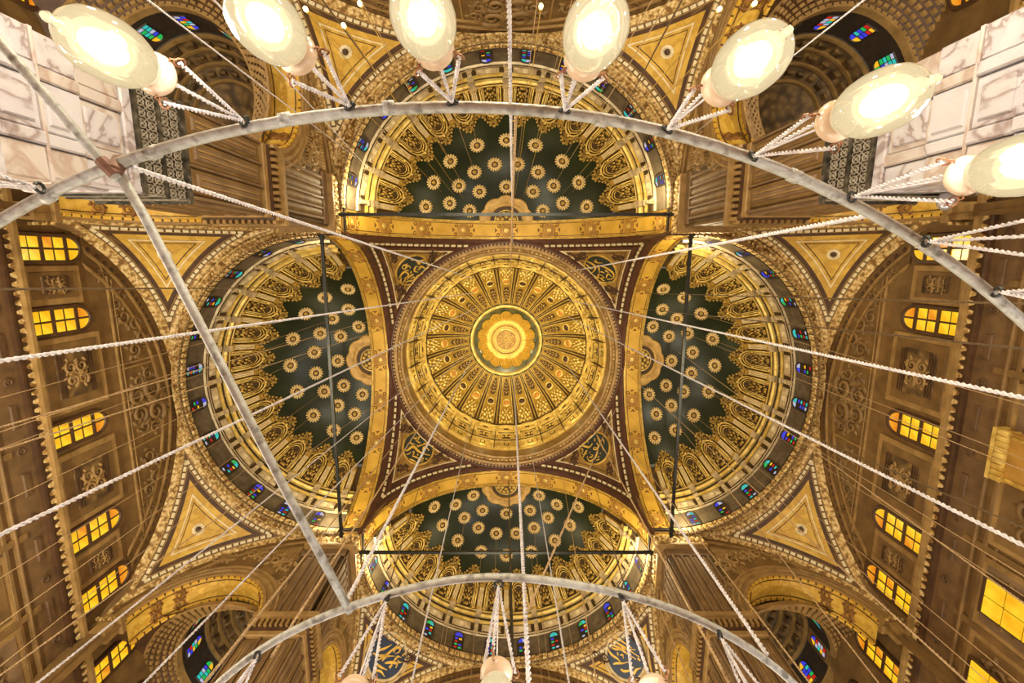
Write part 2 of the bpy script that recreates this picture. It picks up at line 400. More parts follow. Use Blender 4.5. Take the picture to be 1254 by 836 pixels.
    def arch(r, v0, v1, tr, wz):
        P = [(-r, v0, wz)] + [(-r * cos(pi * i / 12), v1 + r * 1.05 * sin(pi * i / 12), wz) for i in range(13)] + [(r, v0, wz)]
        nf.tube([(p[0], p[1], p[2]) for p in P], tr, 5)
    arch(.78, 4.38, 5.65, .07, .16); arch(.62, 4.38, 5.62, .05, .1); arch(.5, 4.42, 5.58, .035, .08)
    for sx in (-1, 1): nf.box((sx * .72, 4.45, .14), (.26, .14, .16)); nf.blob((sx * .72, 5.6, .2), (.12, .1, .1), 6, 4)
    nf.blob((0, 6.5, .24), (.14, .16, .12), 7, 4)
    nf.warp(hsn); nfm = mesh('niche', nf, gold_bright, True)
    rp = G(); rnd = random.Random(3); rp.mi = 0
    rp.grid(lambda i, j: ((i - .5) * .94, 4.4 + 1.6 * j, .03 + .03 * cos(14 * (i - .5)) * cos(9 * j)), 8, 10)  # dark base paints the crevice shade under the gilt lumps
    rp.mi = 1
    for sx in (-1, 1):
        for (u, v, r) in ((.14, 4.6, .1), (.32, 4.72, .09), (.2, 4.95, .12), (.36, 5.1, .08), (.12, 5.2, .08), (.28, 5.4, .1), (.14, 5.62, .09), (.3, 5.75, .06)):
            rp.blob((sx * u, v, .08), (r, r * 1.2, .09), 6, 4)
    rp.box((0, 5.05, .12), (.12, .3, .12)); rp.blob((0, 5.45, .1), (.1, .14, .1), 6, 4); rp.blob((0, 4.6, .1), (.1, .12, .1), 6, 4)
    rp.warp(hsn); rpm = mesh('relief_panel', rp, [umber_shade, gold], True)
    fn = G()                                                          # pierced crest above the niche, gilt scrolls, the shade behind them painted as dark ground
    fn.mi = 0
    out = lambda q: 6.15 + 1.05 * max(0.0, cos(q * pi / 2)) ** .55 + .07 * abs(sin(q * 5 * pi / 2))
    fn.grid(lambda i, j: ((2 * i - 1) * 1.05, 5.9 + (out(2 * i - 1) - 5.9) * j, .03), 24, 5)
    fn.mi = 1
    for sx in (-1, 1):
        fn.tube([(sx * (.36 + q[0]), 6.55 + q[1], .16) for q in spiral(1.5, .03, .22, 14, 2, -sx)], .05, 5)
        fn.tube([(sx * (.22 + q[0]), 7.0 + q[1], .16) for q in spiral(1.3, .03, .17, 12, 1, sx)], .045, 5)
        fn.tube([(sx * (.76 + q[0]), 6.35 + q[1], .14) for q in spiral(1.3, .03, .2, 12, 0, -sx)], .045, 5)
        for (u, v, r) in ((.55, 6.98, .12), (.98, 6.15, .13), (.75, 6.72, .12), (.36, 7.25, .11), (.62, 6.15, .12), (.14, 7.3, .09), (.95, 6.5, .1)): fn.blob((sx * u, v, .1), (r, r, .09), 7, 4)
    for q in range(5): fn.blob((.12 * (q - 2), 6.72 + .1 * (2 - abs(q - 2)), .18), (.055, .18, .08), 5, 4)
    fn.blob((0, 7.36, .1), (.13, .14, .09), 7, 4); fn.blob((0, 6.3, .16), (.14, .16, .12), 7, 4)
    fn.warp(hs); fnm = mesh('crest', fn, [umber_shade, gold], True)
    pl = G()
    pl.box((0, 5.15, .1), (.5, 1.6, .18)); pl.box((0, 4.42, .14), (.62, .16, .3)); pl.box((0, 5.95, .16), (.6, .16, .3))
    pl.blob((0, 6.25, .16), (.17, .22, .14), 7, 4)
    for sx in (-1, 1): pl.blob((sx * .18, 6.1, .16), (.1, .1, .1), 6, 4)
    pl.warp(hsn); plm = mesh('pilaster', pl, gold)
    fl = G(); fl.box((0, 5.15, .2), (.075, 1.3, .07)); fl.warp(hsn); flm = mesh('flute', fl, lace_white)
    wins = []
    for var in range(5):
        g = G(); rr = random.Random(20 + var)
        def q4(a, b, c, d, col):
            g.mi = col; g.add([hs(*a), hs(*b), hs(*c), hs(*d)], [(0, 1, 2, 3)])
        for ci in range(2):
            for ri in range(4):
                if rr.random() < .25: continue
                u0 = -.3 + ci * .31; v0 = .46 + ri * .24
                q4((u0 + .03, v0, .03), (u0 + .24, v0, .03), (u0 + .24, v0 + .17, .03), (u0 + .03, v0 + .17, .03), rr.randrange(6))
        for ci in range(2):
            col = rr.choice([0, 3, 4, 5, 2]); g.mi = col
            a0 = pi / 2 * ci
            g.add([hs(.02 * (1 - 2 * ci), 1.46, .03)] + [hs(.31 * cos(a0 + pi / 2 * t / 5), 1.46 + .31 * sin(a0 + pi / 2 * t / 5), .03) for t in range(6)], [tuple(range(7))])
        wins.append(mesh('pane', g, STAIN))
    wf = G()
    P = [(-.38, .3, .05)] + [(-.38 * cos(pi * i / 8), 1.46 + .38 * sin(pi * i / 8), .05) for i in range(9)] + [(.38, .3, .05)]
    wf.tube(P, .05, 5)
    for v in (.44, .68, .92, 1.16, 1.43): wf.box((0, v, .04), (.7, .035, .05))
    wf.box((0, .9, .04), (.035, 1.2, .05)); wf.grid(lambda i, j: ((i - .5) * .76, .3 + 1.2 * j, .015), 1, 3)
    wf.warp(hs); wfm = mesh('stained_window', wf, dark)
    for k in range(-6, 6):
        a = (k + .5) * PITCH; M = RZ(a)
        n = obj('niche', nfm, None, root, M=M); obj('relief_panel', rpm, None, n); obj('crest', fnm, None, n)
        f = obj('frieze_panel', fpm, None, root, M=M); obj('boss', frm, None, f)
        wn = obj('stained_window', wfm, None, root, M=M); obj('pane', wins[(k * 3) % 5], None, wn, kind='stuff')
    for k in range(-6, 7):
        M = RZ(k * PITCH)
        p = obj('pilaster', plm, None, root, M=M)
        for u in (-.14, 0, .14): obj('flute', flm, None, p, M=RZ(u / HR))
        obj('bracket', brm, None, root, M=M)
    pm, dm, bm = rosette_meshes()
    for a, f in ROS:
        p = hs(RAD(a) * HR, RAD(f) * HR, .02); r = obj('rosette', pm, None, root, M=frame(p, (-p[0], -p[1], -p[2])) @ Matrix.Scale(.84, 4))
        obj('dark_ring', dm, None, r); obj('boss', bm, None, r)
    # half flower against the arch crown
    zz = lambda r, pr: sqrt(HR * HR - r * r) - pr
    def md(a, r, pr): return (r * (1 + .09 * abs(cos(4.5 * a))) if r > 1.3 else r, zz(r, pr))
    g = G(); g.lathe([(2.0, .0), (2.0, .14), (1.86, .22), (1.6, .05), (1.38, .26), (1.25, .26), (1.25, .05)], 60, -pi / 2, pi / 2, mod=md)
    fl_ = obj('apex_flower', g, mat('rosy_gold', [(.3, (164, 126, 62)), (.7, (212, 174, 98))], 2, .45, .15, .2, 6), root, True)
    g = G(); g.lathe([(1.27, .03), (.95, .04), (.5, .08), (0, .08)], 30, -pi / 2, pi / 2, mod=lambda a, r, p: (r, zz(r, p))); obj('dark_ring', g, umber_shade, fl_)
    g = G(); g.lathe([(.95, .02), (.95, .16), (.88, .16), (.87, .03)], 30, -pi / 2, pi / 2, mod=lambda a, r, p: (r, zz(r, p)))
    for r_, n_ in ((.68, 6), (.36, 3)):
        for i in range(n_):
            a = -pi / 2 + pi * (i + .5) / n_; g.blob((r_ * cos(a), r_ * sin(a), zz(r_, .1)), (.17, .17, .16), 7, 4)
    obj('flower_core', g, gold_bright, fl_, True)
    return root

HD = build_half_dome(); remap()
HDL = {'left': 'half dome beyond the left arch, green with gilt rosettes and grey-gold niches',
       'right': 'half dome beyond the right arch, green with gilt rosettes and bright golden upper niches',
       'rear': 'half dome above the lamps at the top, green with rosettes and golden niches',
       'front': 'half dome below the central dome, green with a row of bright stained windows'}
for i, (nm, th, s) in enumerate(BAYS):
    o = HD if i == 0 else tree_copy(HD)
    o.location = bay_pt(th, 0, 0, HZ); o.rotation_euler = (0, 0, th); o.scale = (s, 1, 1)
    tagp(o, HDL[nm], 'half dome', 'half domes around the central dome')

# ---------------------------------------------------------------- pendentives
class Pend:
    def __init__(s, D, zc, H): s.D, s.zc, s.H = D, zc, H
    def p(s, x, y, off=0.0):
        k = max(1e-4, 2 - (x * x + y * y) / s.D ** 2); q = sqrt(k); z = s.zc + s.H * q
        if off:
            n = Vector((x * s.H / s.D ** 2, y * s.H / s.D ** 2, q)).normalized()   # outward normal
            return (x - n.x * off, y - n.y * off, z - n.z * off)
        return (x, y, z)
    def nrm(s, x, y):
        q = sqrt(max(1e-4, 2 - (x * x + y * y) / s.D ** 2)); return -Vector((x * s.H / s.D ** 2, y * s.H / s.D ** 2, q)).normalized()
    def loop(s, m, side, t, mr=None):
        D = s.D; mr = m if mr is None else mr; ri = D + mr; ro = D - m
        ta = acos(min(1, ro / ri))
        if side == 0:
            a = ta + (pi / 2 - 2 * ta) * t; return (ri * cos(a), ri * sin(a))
        y0 = ri * cos(pi / 2 - ta); 
        if side == 1: return (ro, ri * sin(ta) + (ro - ri * sin(ta)) * t)
        return (ri * sin(ta) + (ro - ri * sin(ta)) * t, ro)
    def patch(s, g, m, off, mr=None, nt=36, nr=10):
        D = s.D; mr = m if mr is None else mr; ri = D + mr; ro = D - m; ta = acos(min(1, ro / ri))
        def fn(i, j):
            a = ta + (pi / 2 - 2 * ta) * i; r1 = ro / max(cos(a), sin(a)); r = ri + (max(r1, ri) - ri) * j
            return s.p(r * cos(a), r * sin(a), off)
        g.grid(fn, nt, nr)
    def strip(s, g, m1, m2, off, n=28, sides=(0, 1, 2), r1=None, r2=None, h=.0):
        for sd in sides:
            pr = [(m1, r1, 0), (m1, r1, off), (m2, r2, off), (m2, r2, 0)]
            g.grid(lambda i, j: s.p(*s.loop(pr[int(round(j * 3))][0], sd, i, pr[int(round(j * 3))][1]), pr[int(round(j * 3))][2] + h), n, 3)
    def along(s, m, side, pitch, mr=None, off=0.0):
        P = [s.p(*s.loop(m, side, i / 120, mr), off) for i in range(121)]
        out, acc = [], pitch / 2
        for a, b in zip(P, P[1:]):
            a, b = Vector(a), Vector(b); l = (b - a).length
            while acc <= l and l > 0:
                q = a + (b - a) * (acc / l); out.append((q, (b - a).normalized())); acc += pitch
            acc -= l
        return out
def aligned(p, n, tdir):
    n = Vector(n).normalized(); x = (tdir - n * tdir.dot(n)).normalized(); y = n.cross(x)
    return Matrix(((x.x, y.x, n.x, p[0]), (x.y, y.y, n.y, p[1]), (x.z, y.z, n.z, p[2]), (0, 0, 0, 1)))

PB = Pend(10.4, 21.4, 9.1)
def build_bay_pendentive(kind):
    root = thing('pendentive')
    g = G(); PB.patch(g, 0, 0); obj('ground', g, brown, root, True)
    g = G(); PB.strip(g, .0, .36, .08); obj('lace_band', g, gold_lace, root)
    g = G()
    for sd in (0, 1, 2):
        for p, t in PB.along(.2, sd, .34, off=.07):
            M = aligned(p, PB.nrm(p.x, p.y), t); g.dome((0, 0, 0), (.09, .11, .06), 6, 2, M); g.dome((.17, .07, 0), (.05, .05, .04), 5, 2, M); g.dome((.17, -.07, 0), (.05, .05, .04), 5, 2, M)
    obj('lace_leaves', g, gold_lace, root, True, kind='stuff')
    g = G()
    for sd in (0, 1, 2):
        for p, t in PB.along(.49, sd, .4, off=.06): g.box((0, 0, 0), (.3, .17, .14), aligned(p, PB.nrm(p.x, p.y), t))
    obj('dentil_row', g, lace_white, root, kind='stuff')
    g = G(); PB.strip(g, .36, .4, .1); PB.strip(g, .58, .62, .08); obj('fillet', g, brown_light, root)
    g = G(); PB.strip(g, .62, .8, .03); obj('border', g, brown_dark, root)
    if kind == 'plain':
        g = G(); PB.patch(g, .8, .03); obj('panel', g, yellow_marble, root, True)
        g = G(); PB.strip(g, 1.04, 1.1, .07); obj('gilt_line', g, lace_white, root)
        g = G(); PB.strip(g, 1.2, 1.23, .05); obj('brown_line', g, brown_dark, root)
        c = 8.6; p = PB.p(c, c, .03); M = frame(p, PB.nrm(c, c))
        g = G(); g.lathe([(.34, .0), (.34, .1), (.24, .14), (.2, .05), (.0, .05)], 20, mod=lambda a, r, z: (r * (1 + .1 * abs(cos(5 * a))) if r > .3 else r, z))
        b = obj('boss', g, lace_white, root, M=M)
        g = G(); g.lathe([(.17, .06), (.17, .09), (0, .14)], 12); obj('boss_eye', g, brown_dark, b)
        hook = Vector(p) + PB.nrm(c, c) * .2
    else:
        g = G(); PB.patch(g, .8, .03); obj('panel', g, yellow, root, True)
        g = G(); PB.strip(g, .92, .96, .06); obj('brown_line', g, brown_dark, root)
        for (x, y, r, sc) in ((8.9, 6.6, .5, .9), (6.6, 8.9, 2.2, .9), (9.0, 5.3, .3, .7), (5.3, 9.0, 2.0, .7), (9.0, 9.0, .8, .8)):
            obj('scroll', scroll(brown_dark), None, root, M=frame(PB.p(x, y, .05), PB.nrm(x, y)) @ RZ(r) @ Matrix.Scale(sc * 1.4, 4))
    return root

PEND_SRC = {}
for kind in ('plain', 'medal'): PEND_SRC[kind] = build_bay_pendentive(kind)
remap()
used = set()
side_word = {'left': ('beside the top-left pier', 'above the bottom-left corner arch'), 'right': ('above the bottom-right corner arch', 'beside the top-right pier'),
             'rear': ('at the top right behind the globe lamps', 'at the top left behind the globe lamps'), 'front': ('at the foot of the picture, left of centre', 'at the foot of the picture, right of centre')}
for nm, th, s in BAYS:
    for sg in (1, -1):
        kind = 'medal' if nm == 'front' else 'plain'
        o = PEND_SRC[kind]
        if kind in used: o = tree_copy(o)
        used.add(kind)
        o.location = bay_pt(th, 0, 0, 0); o.rotation_euler = (0, 0, th); o.scale = (s, sg, 1)
        # which corner of the picture
        wx, wy, _ = bay_pt(th, 9 * s, 9 * sg, 0)
        where = {(-1, -1): 'upper left', (1, -1): 'upper right', (-1, 1): 'lower left', (1, 1): 'lower right'}[(1 if wx > 0 else -1, 1 if wy > 0 else -1)]
        tagp(o, '%s triangular pendentive %s, beside the %s half dome, %s' % ('gold' if kind == 'medal' else 'yellow', 'with blue medallion' if kind == 'medal' else 'with gilt line', nm, where), 'pendentive', 'triangular pendentives of the half domes')

# ---------------------------------------------------------------- central dome, its pendentives and medallions
DC = 9.85; PC = Pend(DC, 30.0, DC)
def build_central_pendentive():
    root = thing('pendentive')
    g = G(); PC.patch(g, 0, 0, 0); obj('ground', g, brown, root, True)
    g = G(); PC.strip(g, .0, .22, .14, sides=(1, 2), r1=.05, r2=.05); PC.strip(g, .62, .8, .12, sides=(1, 2), r1=.05, r2=.05); obj('moulding', g, red_brown, root)
    g = G(); PC.strip(g, .22, .62, .05, sides=(1, 2), r1=.05, r2=.05); obj('recess', g, brown_dark, root)
    g = G()
    for sd in (1, 2):
        for p, t in PC.along(.42, sd, .52, .05, .08): g.box((0, 0, 0), (.34, .15, .14), aligned(p, PC.nrm(p.x, p.y), t))
    obj('dash_row', g, lace_white, root, kind='stuff')
    g = G(); PC.strip(g, .84, .9, .08, r1=.12, r2=.18); obj('pale_line', g, lace_white, root)
    g = G(); PC.patch(g, .9, .03, .18); obj('panel', g, mat('dim_gold_panel', [(.3, (136, 104, 48)), (.7, (176, 138, 70))], 1.6, .5, .1, .2, 8), root, True)
    g = G(); PC.strip(g, 1.06, 1.1, .05, r1=.3, r2=.34); obj('brown_line', g, brown_dark, root)
    for (x, y, r, sc) in ((8.55, 5.9, 1.0, .95), (5.9, 8.55, .6, .95), (8.6, 5.0, 1.2, .6), (5.0, 8.6, .4, .6), (8.45, 8.45, .78, .8)):
        obj('scroll', scroll(brown_dark), None, root, M=frame(PC.p(x, y, .04), PC.nrm(x, y)) @ RZ(r) @ Matrix.Scale(sc * 1.35, 4))
    return root
CP = build_central_pendentive(); remap()
for i, (a, nm) in enumerate(((0, 'lower right'), (pi / 2, 'lower left'), (pi, 'upper left'), (-pi / 2, 'upper right'))):
    o = CP if i == 0 else tree_copy(CP)
    o.rotation_euler = (0, 0, a)
    tagp(o, 'gilded pendentive at the %s of the central dome, holding a round calligraphy medallion' % nm, 'pendentive', 'pendentives of the central dome')

def medallion(name, P, n, up, r, ground, strokes, label, rings=1):
    """round calligraphy board; strokes in a unit disc seen from below, x to the picture's right and y up"""
    M = frame(P, n, up)
    root = thing(name, label, 'medallion', 'calligraphy medallions'); root.matrix_world = M
    g = G(); g.lathe([(r, -.02), (r, .05), (0, .05)], 40); obj('disc', g, ground, root)
    g = G(); g.lathe([(r * .95, .04), (r * .97, .1), (r * 1.04, .12), (r * 1.08, .06), (r * 1.08, -.05)], 48)
    if rings > 1: g.lathe([(r * 1.1, -.04), (r * 1.13, .1), (r * 1.2, .1), (r * 1.24, -.04)], 48); g.lathe([(r * 1.26, -.04), (r * 1.28, .07), (r * 1.33, .07), (r * 1.36, -.04)], 48)
    obj('rim', g, gold if rings == 1 else silver_gold, root, True)
    for pts, wd in strokes:
        Q = [Vector((a * r, b * r, 0)) for a, b in pts]; C = []
        n_ = len(Q)
        for i in range(n_ - 1):                                       # Catmull-Rom through the traced points
            p0, p1, p2, p3 = Q[max(i - 1, 0)], Q[i], Q[i + 1], Q[min(i + 2, n_ - 1)]
            for t in range(6):
                t /= 6
                C.append(.5 * ((2 * p1) + (p2 - p0) * t + (2 * p0 - 5 * p1 + 4 * p2 - p3) * t * t + (3 * p1 - p0 - 3 * p2 + p3) * t ** 3))
        C.append(Q[-1]); k = len(C)
        wl = [wd * r * (.35 + .65 * sin(pi * min(1, (i + .6) / (k * .8)))) if n_ > 2 else wd * r * (.7 + .3 * (1 - i / k)) for i in range(k)]
        g = G(); g.stroke([(c.x, c.y) for c in C], wl, .09); obj('letter_stroke', g, MATS['gilt_letter'], root)
    return root
mat('gilt_letter', [(.3, (214, 170, 66)), (.7, (236, 196, 92))], 3, .45, .2, 0)
def zm(pts, cx, cy, r): return [((x - cx) / r, (cy - y) / r) for x, y in pts]
Z1 = lambda *p: zm(p, 430, 410, 330)
W = .055
MED = {
 'upper left': [(Z1((190, 350), (215, 290), (270, 300), (270, 360), (210, 370), (195, 330)), W), (Z1((270, 250), (285, 300), (350, 320), (365, 365)), W * .8),
   (Z1((330, 180), (420, 170), (490, 220), (530, 260), (560, 190), (620, 175), (690, 230), (745, 310)), W * 1.1), (Z1((490, 300), (465, 370), (480, 430), (560, 450)), W * 1.1),
   (Z1((560, 300), (640, 340), (740, 395)), W), (Z1((190, 580), (230, 470), (300, 415), (350, 410)), W * 1.3), (Z1((270, 440), (350, 480), (360, 540), (290, 590)), W),
   (Z1((230, 570), (235, 650), (260, 670)), W * .8), (Z1((330, 590), (310, 660), (290, 685)), W * .8), (Z1((360, 620), (400, 550), (460, 500), (470, 530)), W), (Z1((440, 600), (490, 560), (520, 620), (460, 650), (440, 610)), W * .7),
   (Z1((520, 660), (560, 560), (640, 500), (700, 530)), W), (Z1((340, 690), (420, 650), (490, 690)), W * .8), (Z1((520, 330), (580, 350), (560, 390), (510, 390)), W * .7), (Z1((590, 250), (620, 220), (630, 270)), W * .6), (Z1((650, 440), (690, 520)), W * .8), (Z1((390, 420), (410, 460), (380, 460)), W * .7), (Z1((505, 170), (512, 200)), W * .8)],
 'upper right': [(Z1((205, 205), (300, 260), (350, 330), (300, 420), (165, 510)), W * 1.2), (Z1((170, 270), (210, 340), (270, 360), (320, 320)), W),
   (Z1((400, 290), (420, 360), (400, 470)), W), (Z1((440, 295), (560, 340), (660, 420), (700, 500), (650, 590), (530, 610)), W * 1.1), (Z1((245, 510), (300, 560), (360, 580), (360, 510), (430, 520), (470, 550)), W * .8),
   (Z1((300, 600), (340, 650), (400, 690), (500, 690), (600, 660)), W), (Z1((520, 580), (560, 510), (600, 490), (640, 550)), W * .8), (Z1((540, 400), (570, 430), (610, 460)), W * .8), (Z1((430, 440), (480, 450), (520, 470)), W * .6), (Z1((130, 350), (160, 400), (210, 400)), W * .6), (Z1((350, 200), (400, 230), (460, 240), (530, 240)), W * .6), (Z1((400, 160), (405, 220)), W * .6), (Z1((390, 580), (440, 640), (470, 650)), W * .8), (Z1((410, 580), (490, 575)), W * .5)],
 'lower left': [(Z1((135, 395), (200, 390), (290, 355), (350, 380), (400, 470), (480, 540), (560, 590), (625, 620)), W * 1.5), (Z1((510, 550), (520, 460), (560, 430), (620, 480), (630, 530)), W * 1.1),
   (Z1((290, 250), (310, 290), (380, 325)), W), (Z1((350, 170), (400, 190), (430, 220), (460, 190), (440, 160)), W * .7), (Z1((470, 245), (540, 170)), W * .8), (Z1((410, 260), (440, 260), (480, 320), (500, 290)), W * .7), (Z1((410, 340), (430, 380), (500, 370), (580, 380), (690, 430)), W * .8),
   (Z1((560, 350), (650, 360), (680, 330)), W * .8), (Z1((170, 570), (250, 640), (300, 690)), W * .8), (Z1((240, 530), (320, 580), (450, 690)), W * .9), (Z1((250, 530), (300, 480), (300, 450), (260, 460)), W * .7), (Z1((430, 630), (460, 650), (450, 600)), W * .6), (Z1((500, 660), (540, 680)), W * .7), (Z1((350, 540), (380, 540)), W), (Z1((630, 270), (640, 290)), W), (Z1((340, 610), (380, 670), (420, 720)), W * .7), (Z1((130, 470), (200, 470), (240, 440)), W * .6)],
 'lower right': [(Z1((420, 150), (540, 280), (660, 410)), W * 1.2), (Z1((310, 165), (200, 290), (140, 420)), W), (Z1((150, 435), (250, 430), (330, 420), (370, 330)), W * 1.2), (Z1((450, 295), (510, 340), (510, 410), (440, 440), (430, 400), (500, 390)), W * .9),
   (Z1((520, 400), (530, 500), (510, 610), (440, 690), (370, 660), (340, 610)), W * 1.1), (Z1((300, 490), (270, 580), (260, 680)), W), (Z1((150, 510), (190, 500), (210, 560), (180, 590)), W * .7), (Z1((380, 620), (430, 610), (450, 560), (400, 560)), W * .7), (Z1((560, 640), (620, 600)), W * .6), (Z1((570, 540), (590, 570), (560, 590)), W * .6), (Z1((380, 210), (410, 280)), W * .6), (Z1((540, 190), (590, 210), (620, 280)), W * .6), (Z1((190, 370), (240, 320), (280, 350)), W * .6), (Z1((600, 480), (612, 490)), W), (Z1((370, 520), (385, 525)), W), (Z1((220, 610), (320, 560)), W * .5)],
}
for nm, sx, sy in (('upper left', -1, -1), ('upper right', 1, -1), ('lower left', -1, 1), ('lower right', 1, 1)):
    c = 7.5; x, y = sx * c, sy * c
    p = PC.p(x, y, .05); n = PC.nrm(x, y)
    medallion('calligraphy_medallion', p, n, (0, -1, 0), 1.36, green_dark, MED[nm], 'dark green medallion with gilt calligraphy on the %s pendentive of the central dome' % nm)
Z5 = lambda *p: zm(p, 560, 690, 400); Z6 = lambda *p: zm(p, 600, 570, 400)
FM = {-1: [(Z5((270, 790), (400, 770), (520, 700), (600, 690)), W), (Z5((440, 830), (530, 690), (600, 540), (680, 340)), W), (Z5((300, 680), (380, 670), (480, 560), (530, 490)), W), (Z5((640, 580), (640, 500), (720, 450), (740, 520), (680, 580)), W), (Z5((740, 700), (760, 600), (840, 570)), W), (Z5((590, 810), (700, 740), (820, 700), (840, 770)), W * 1.2), (Z5((520, 810), (560, 700), (700, 620)), W * .9), (Z5((800, 640), (850, 660), (900, 620)), W * .8), (Z5((840, 540), (870, 460)), W * .7), (Z5((400, 440), (460, 400), (570, 420)), W * .8), (Z5((540, 340), (640, 325)), W * .7), (Z5((740, 350), (760, 380)), W), (Z5((720, 830), (740, 760)), W), (Z5((400, 900), (560, 900), (700, 880)), W), (Z5((480, 1000), (600, 960), (720, 990)), W)],
      1: [(Z6((430, 320), (500, 390), (620, 440), (740, 520), (850, 590)), W), (Z6((470, 290), (560, 390), (660, 560), (760, 720)), W), (Z6((530, 235), (620, 370), (720, 520), (840, 720)), W), (Z6((590, 190), (660, 290), (800, 530)), W), (Z6((290, 560), (380, 590), (470, 640), (600, 680)), W), (Z6((340, 300), (360, 420), (430, 540), (450, 640)), W), (Z6((510, 510), (560, 530), (530, 590)), W * .7), (Z6((460, 210), (490, 250)), W * .8), (Z6((470, 490), (490, 440)), W * .7), (Z6((800, 720), (820, 780)), W * .8), (Z6((380, 700), (420, 760), (520, 800), (640, 800)), W), (Z6((560, 900), (650, 860), (760, 880)), W)]}
th, s = BAYS[3][1], BAYS[3][2]
for sg in (1, -1):
    c = 8.2; q = PB.p(c, c, .06); n = PB.nrm(c, c)
    P = bay_pt(th, q[0] * s, q[1] * sg, q[2]); nn = (cos(th) * n.x / s - sin(th) * n.y * sg, sin(th) * n.x / s + cos(th) * n.y * sg, n.z)
    k = -1 if P[0] < 0 else 1
    medallion('calligraphy_medallion', P, nn, (0, 0, 1), 1.35, blue_dark, FM[k], 'dark blue medallion with gilt calligraphy in three pale rings, %s of the front half dome' % ('left' if k < 0 else 'right'), 3)

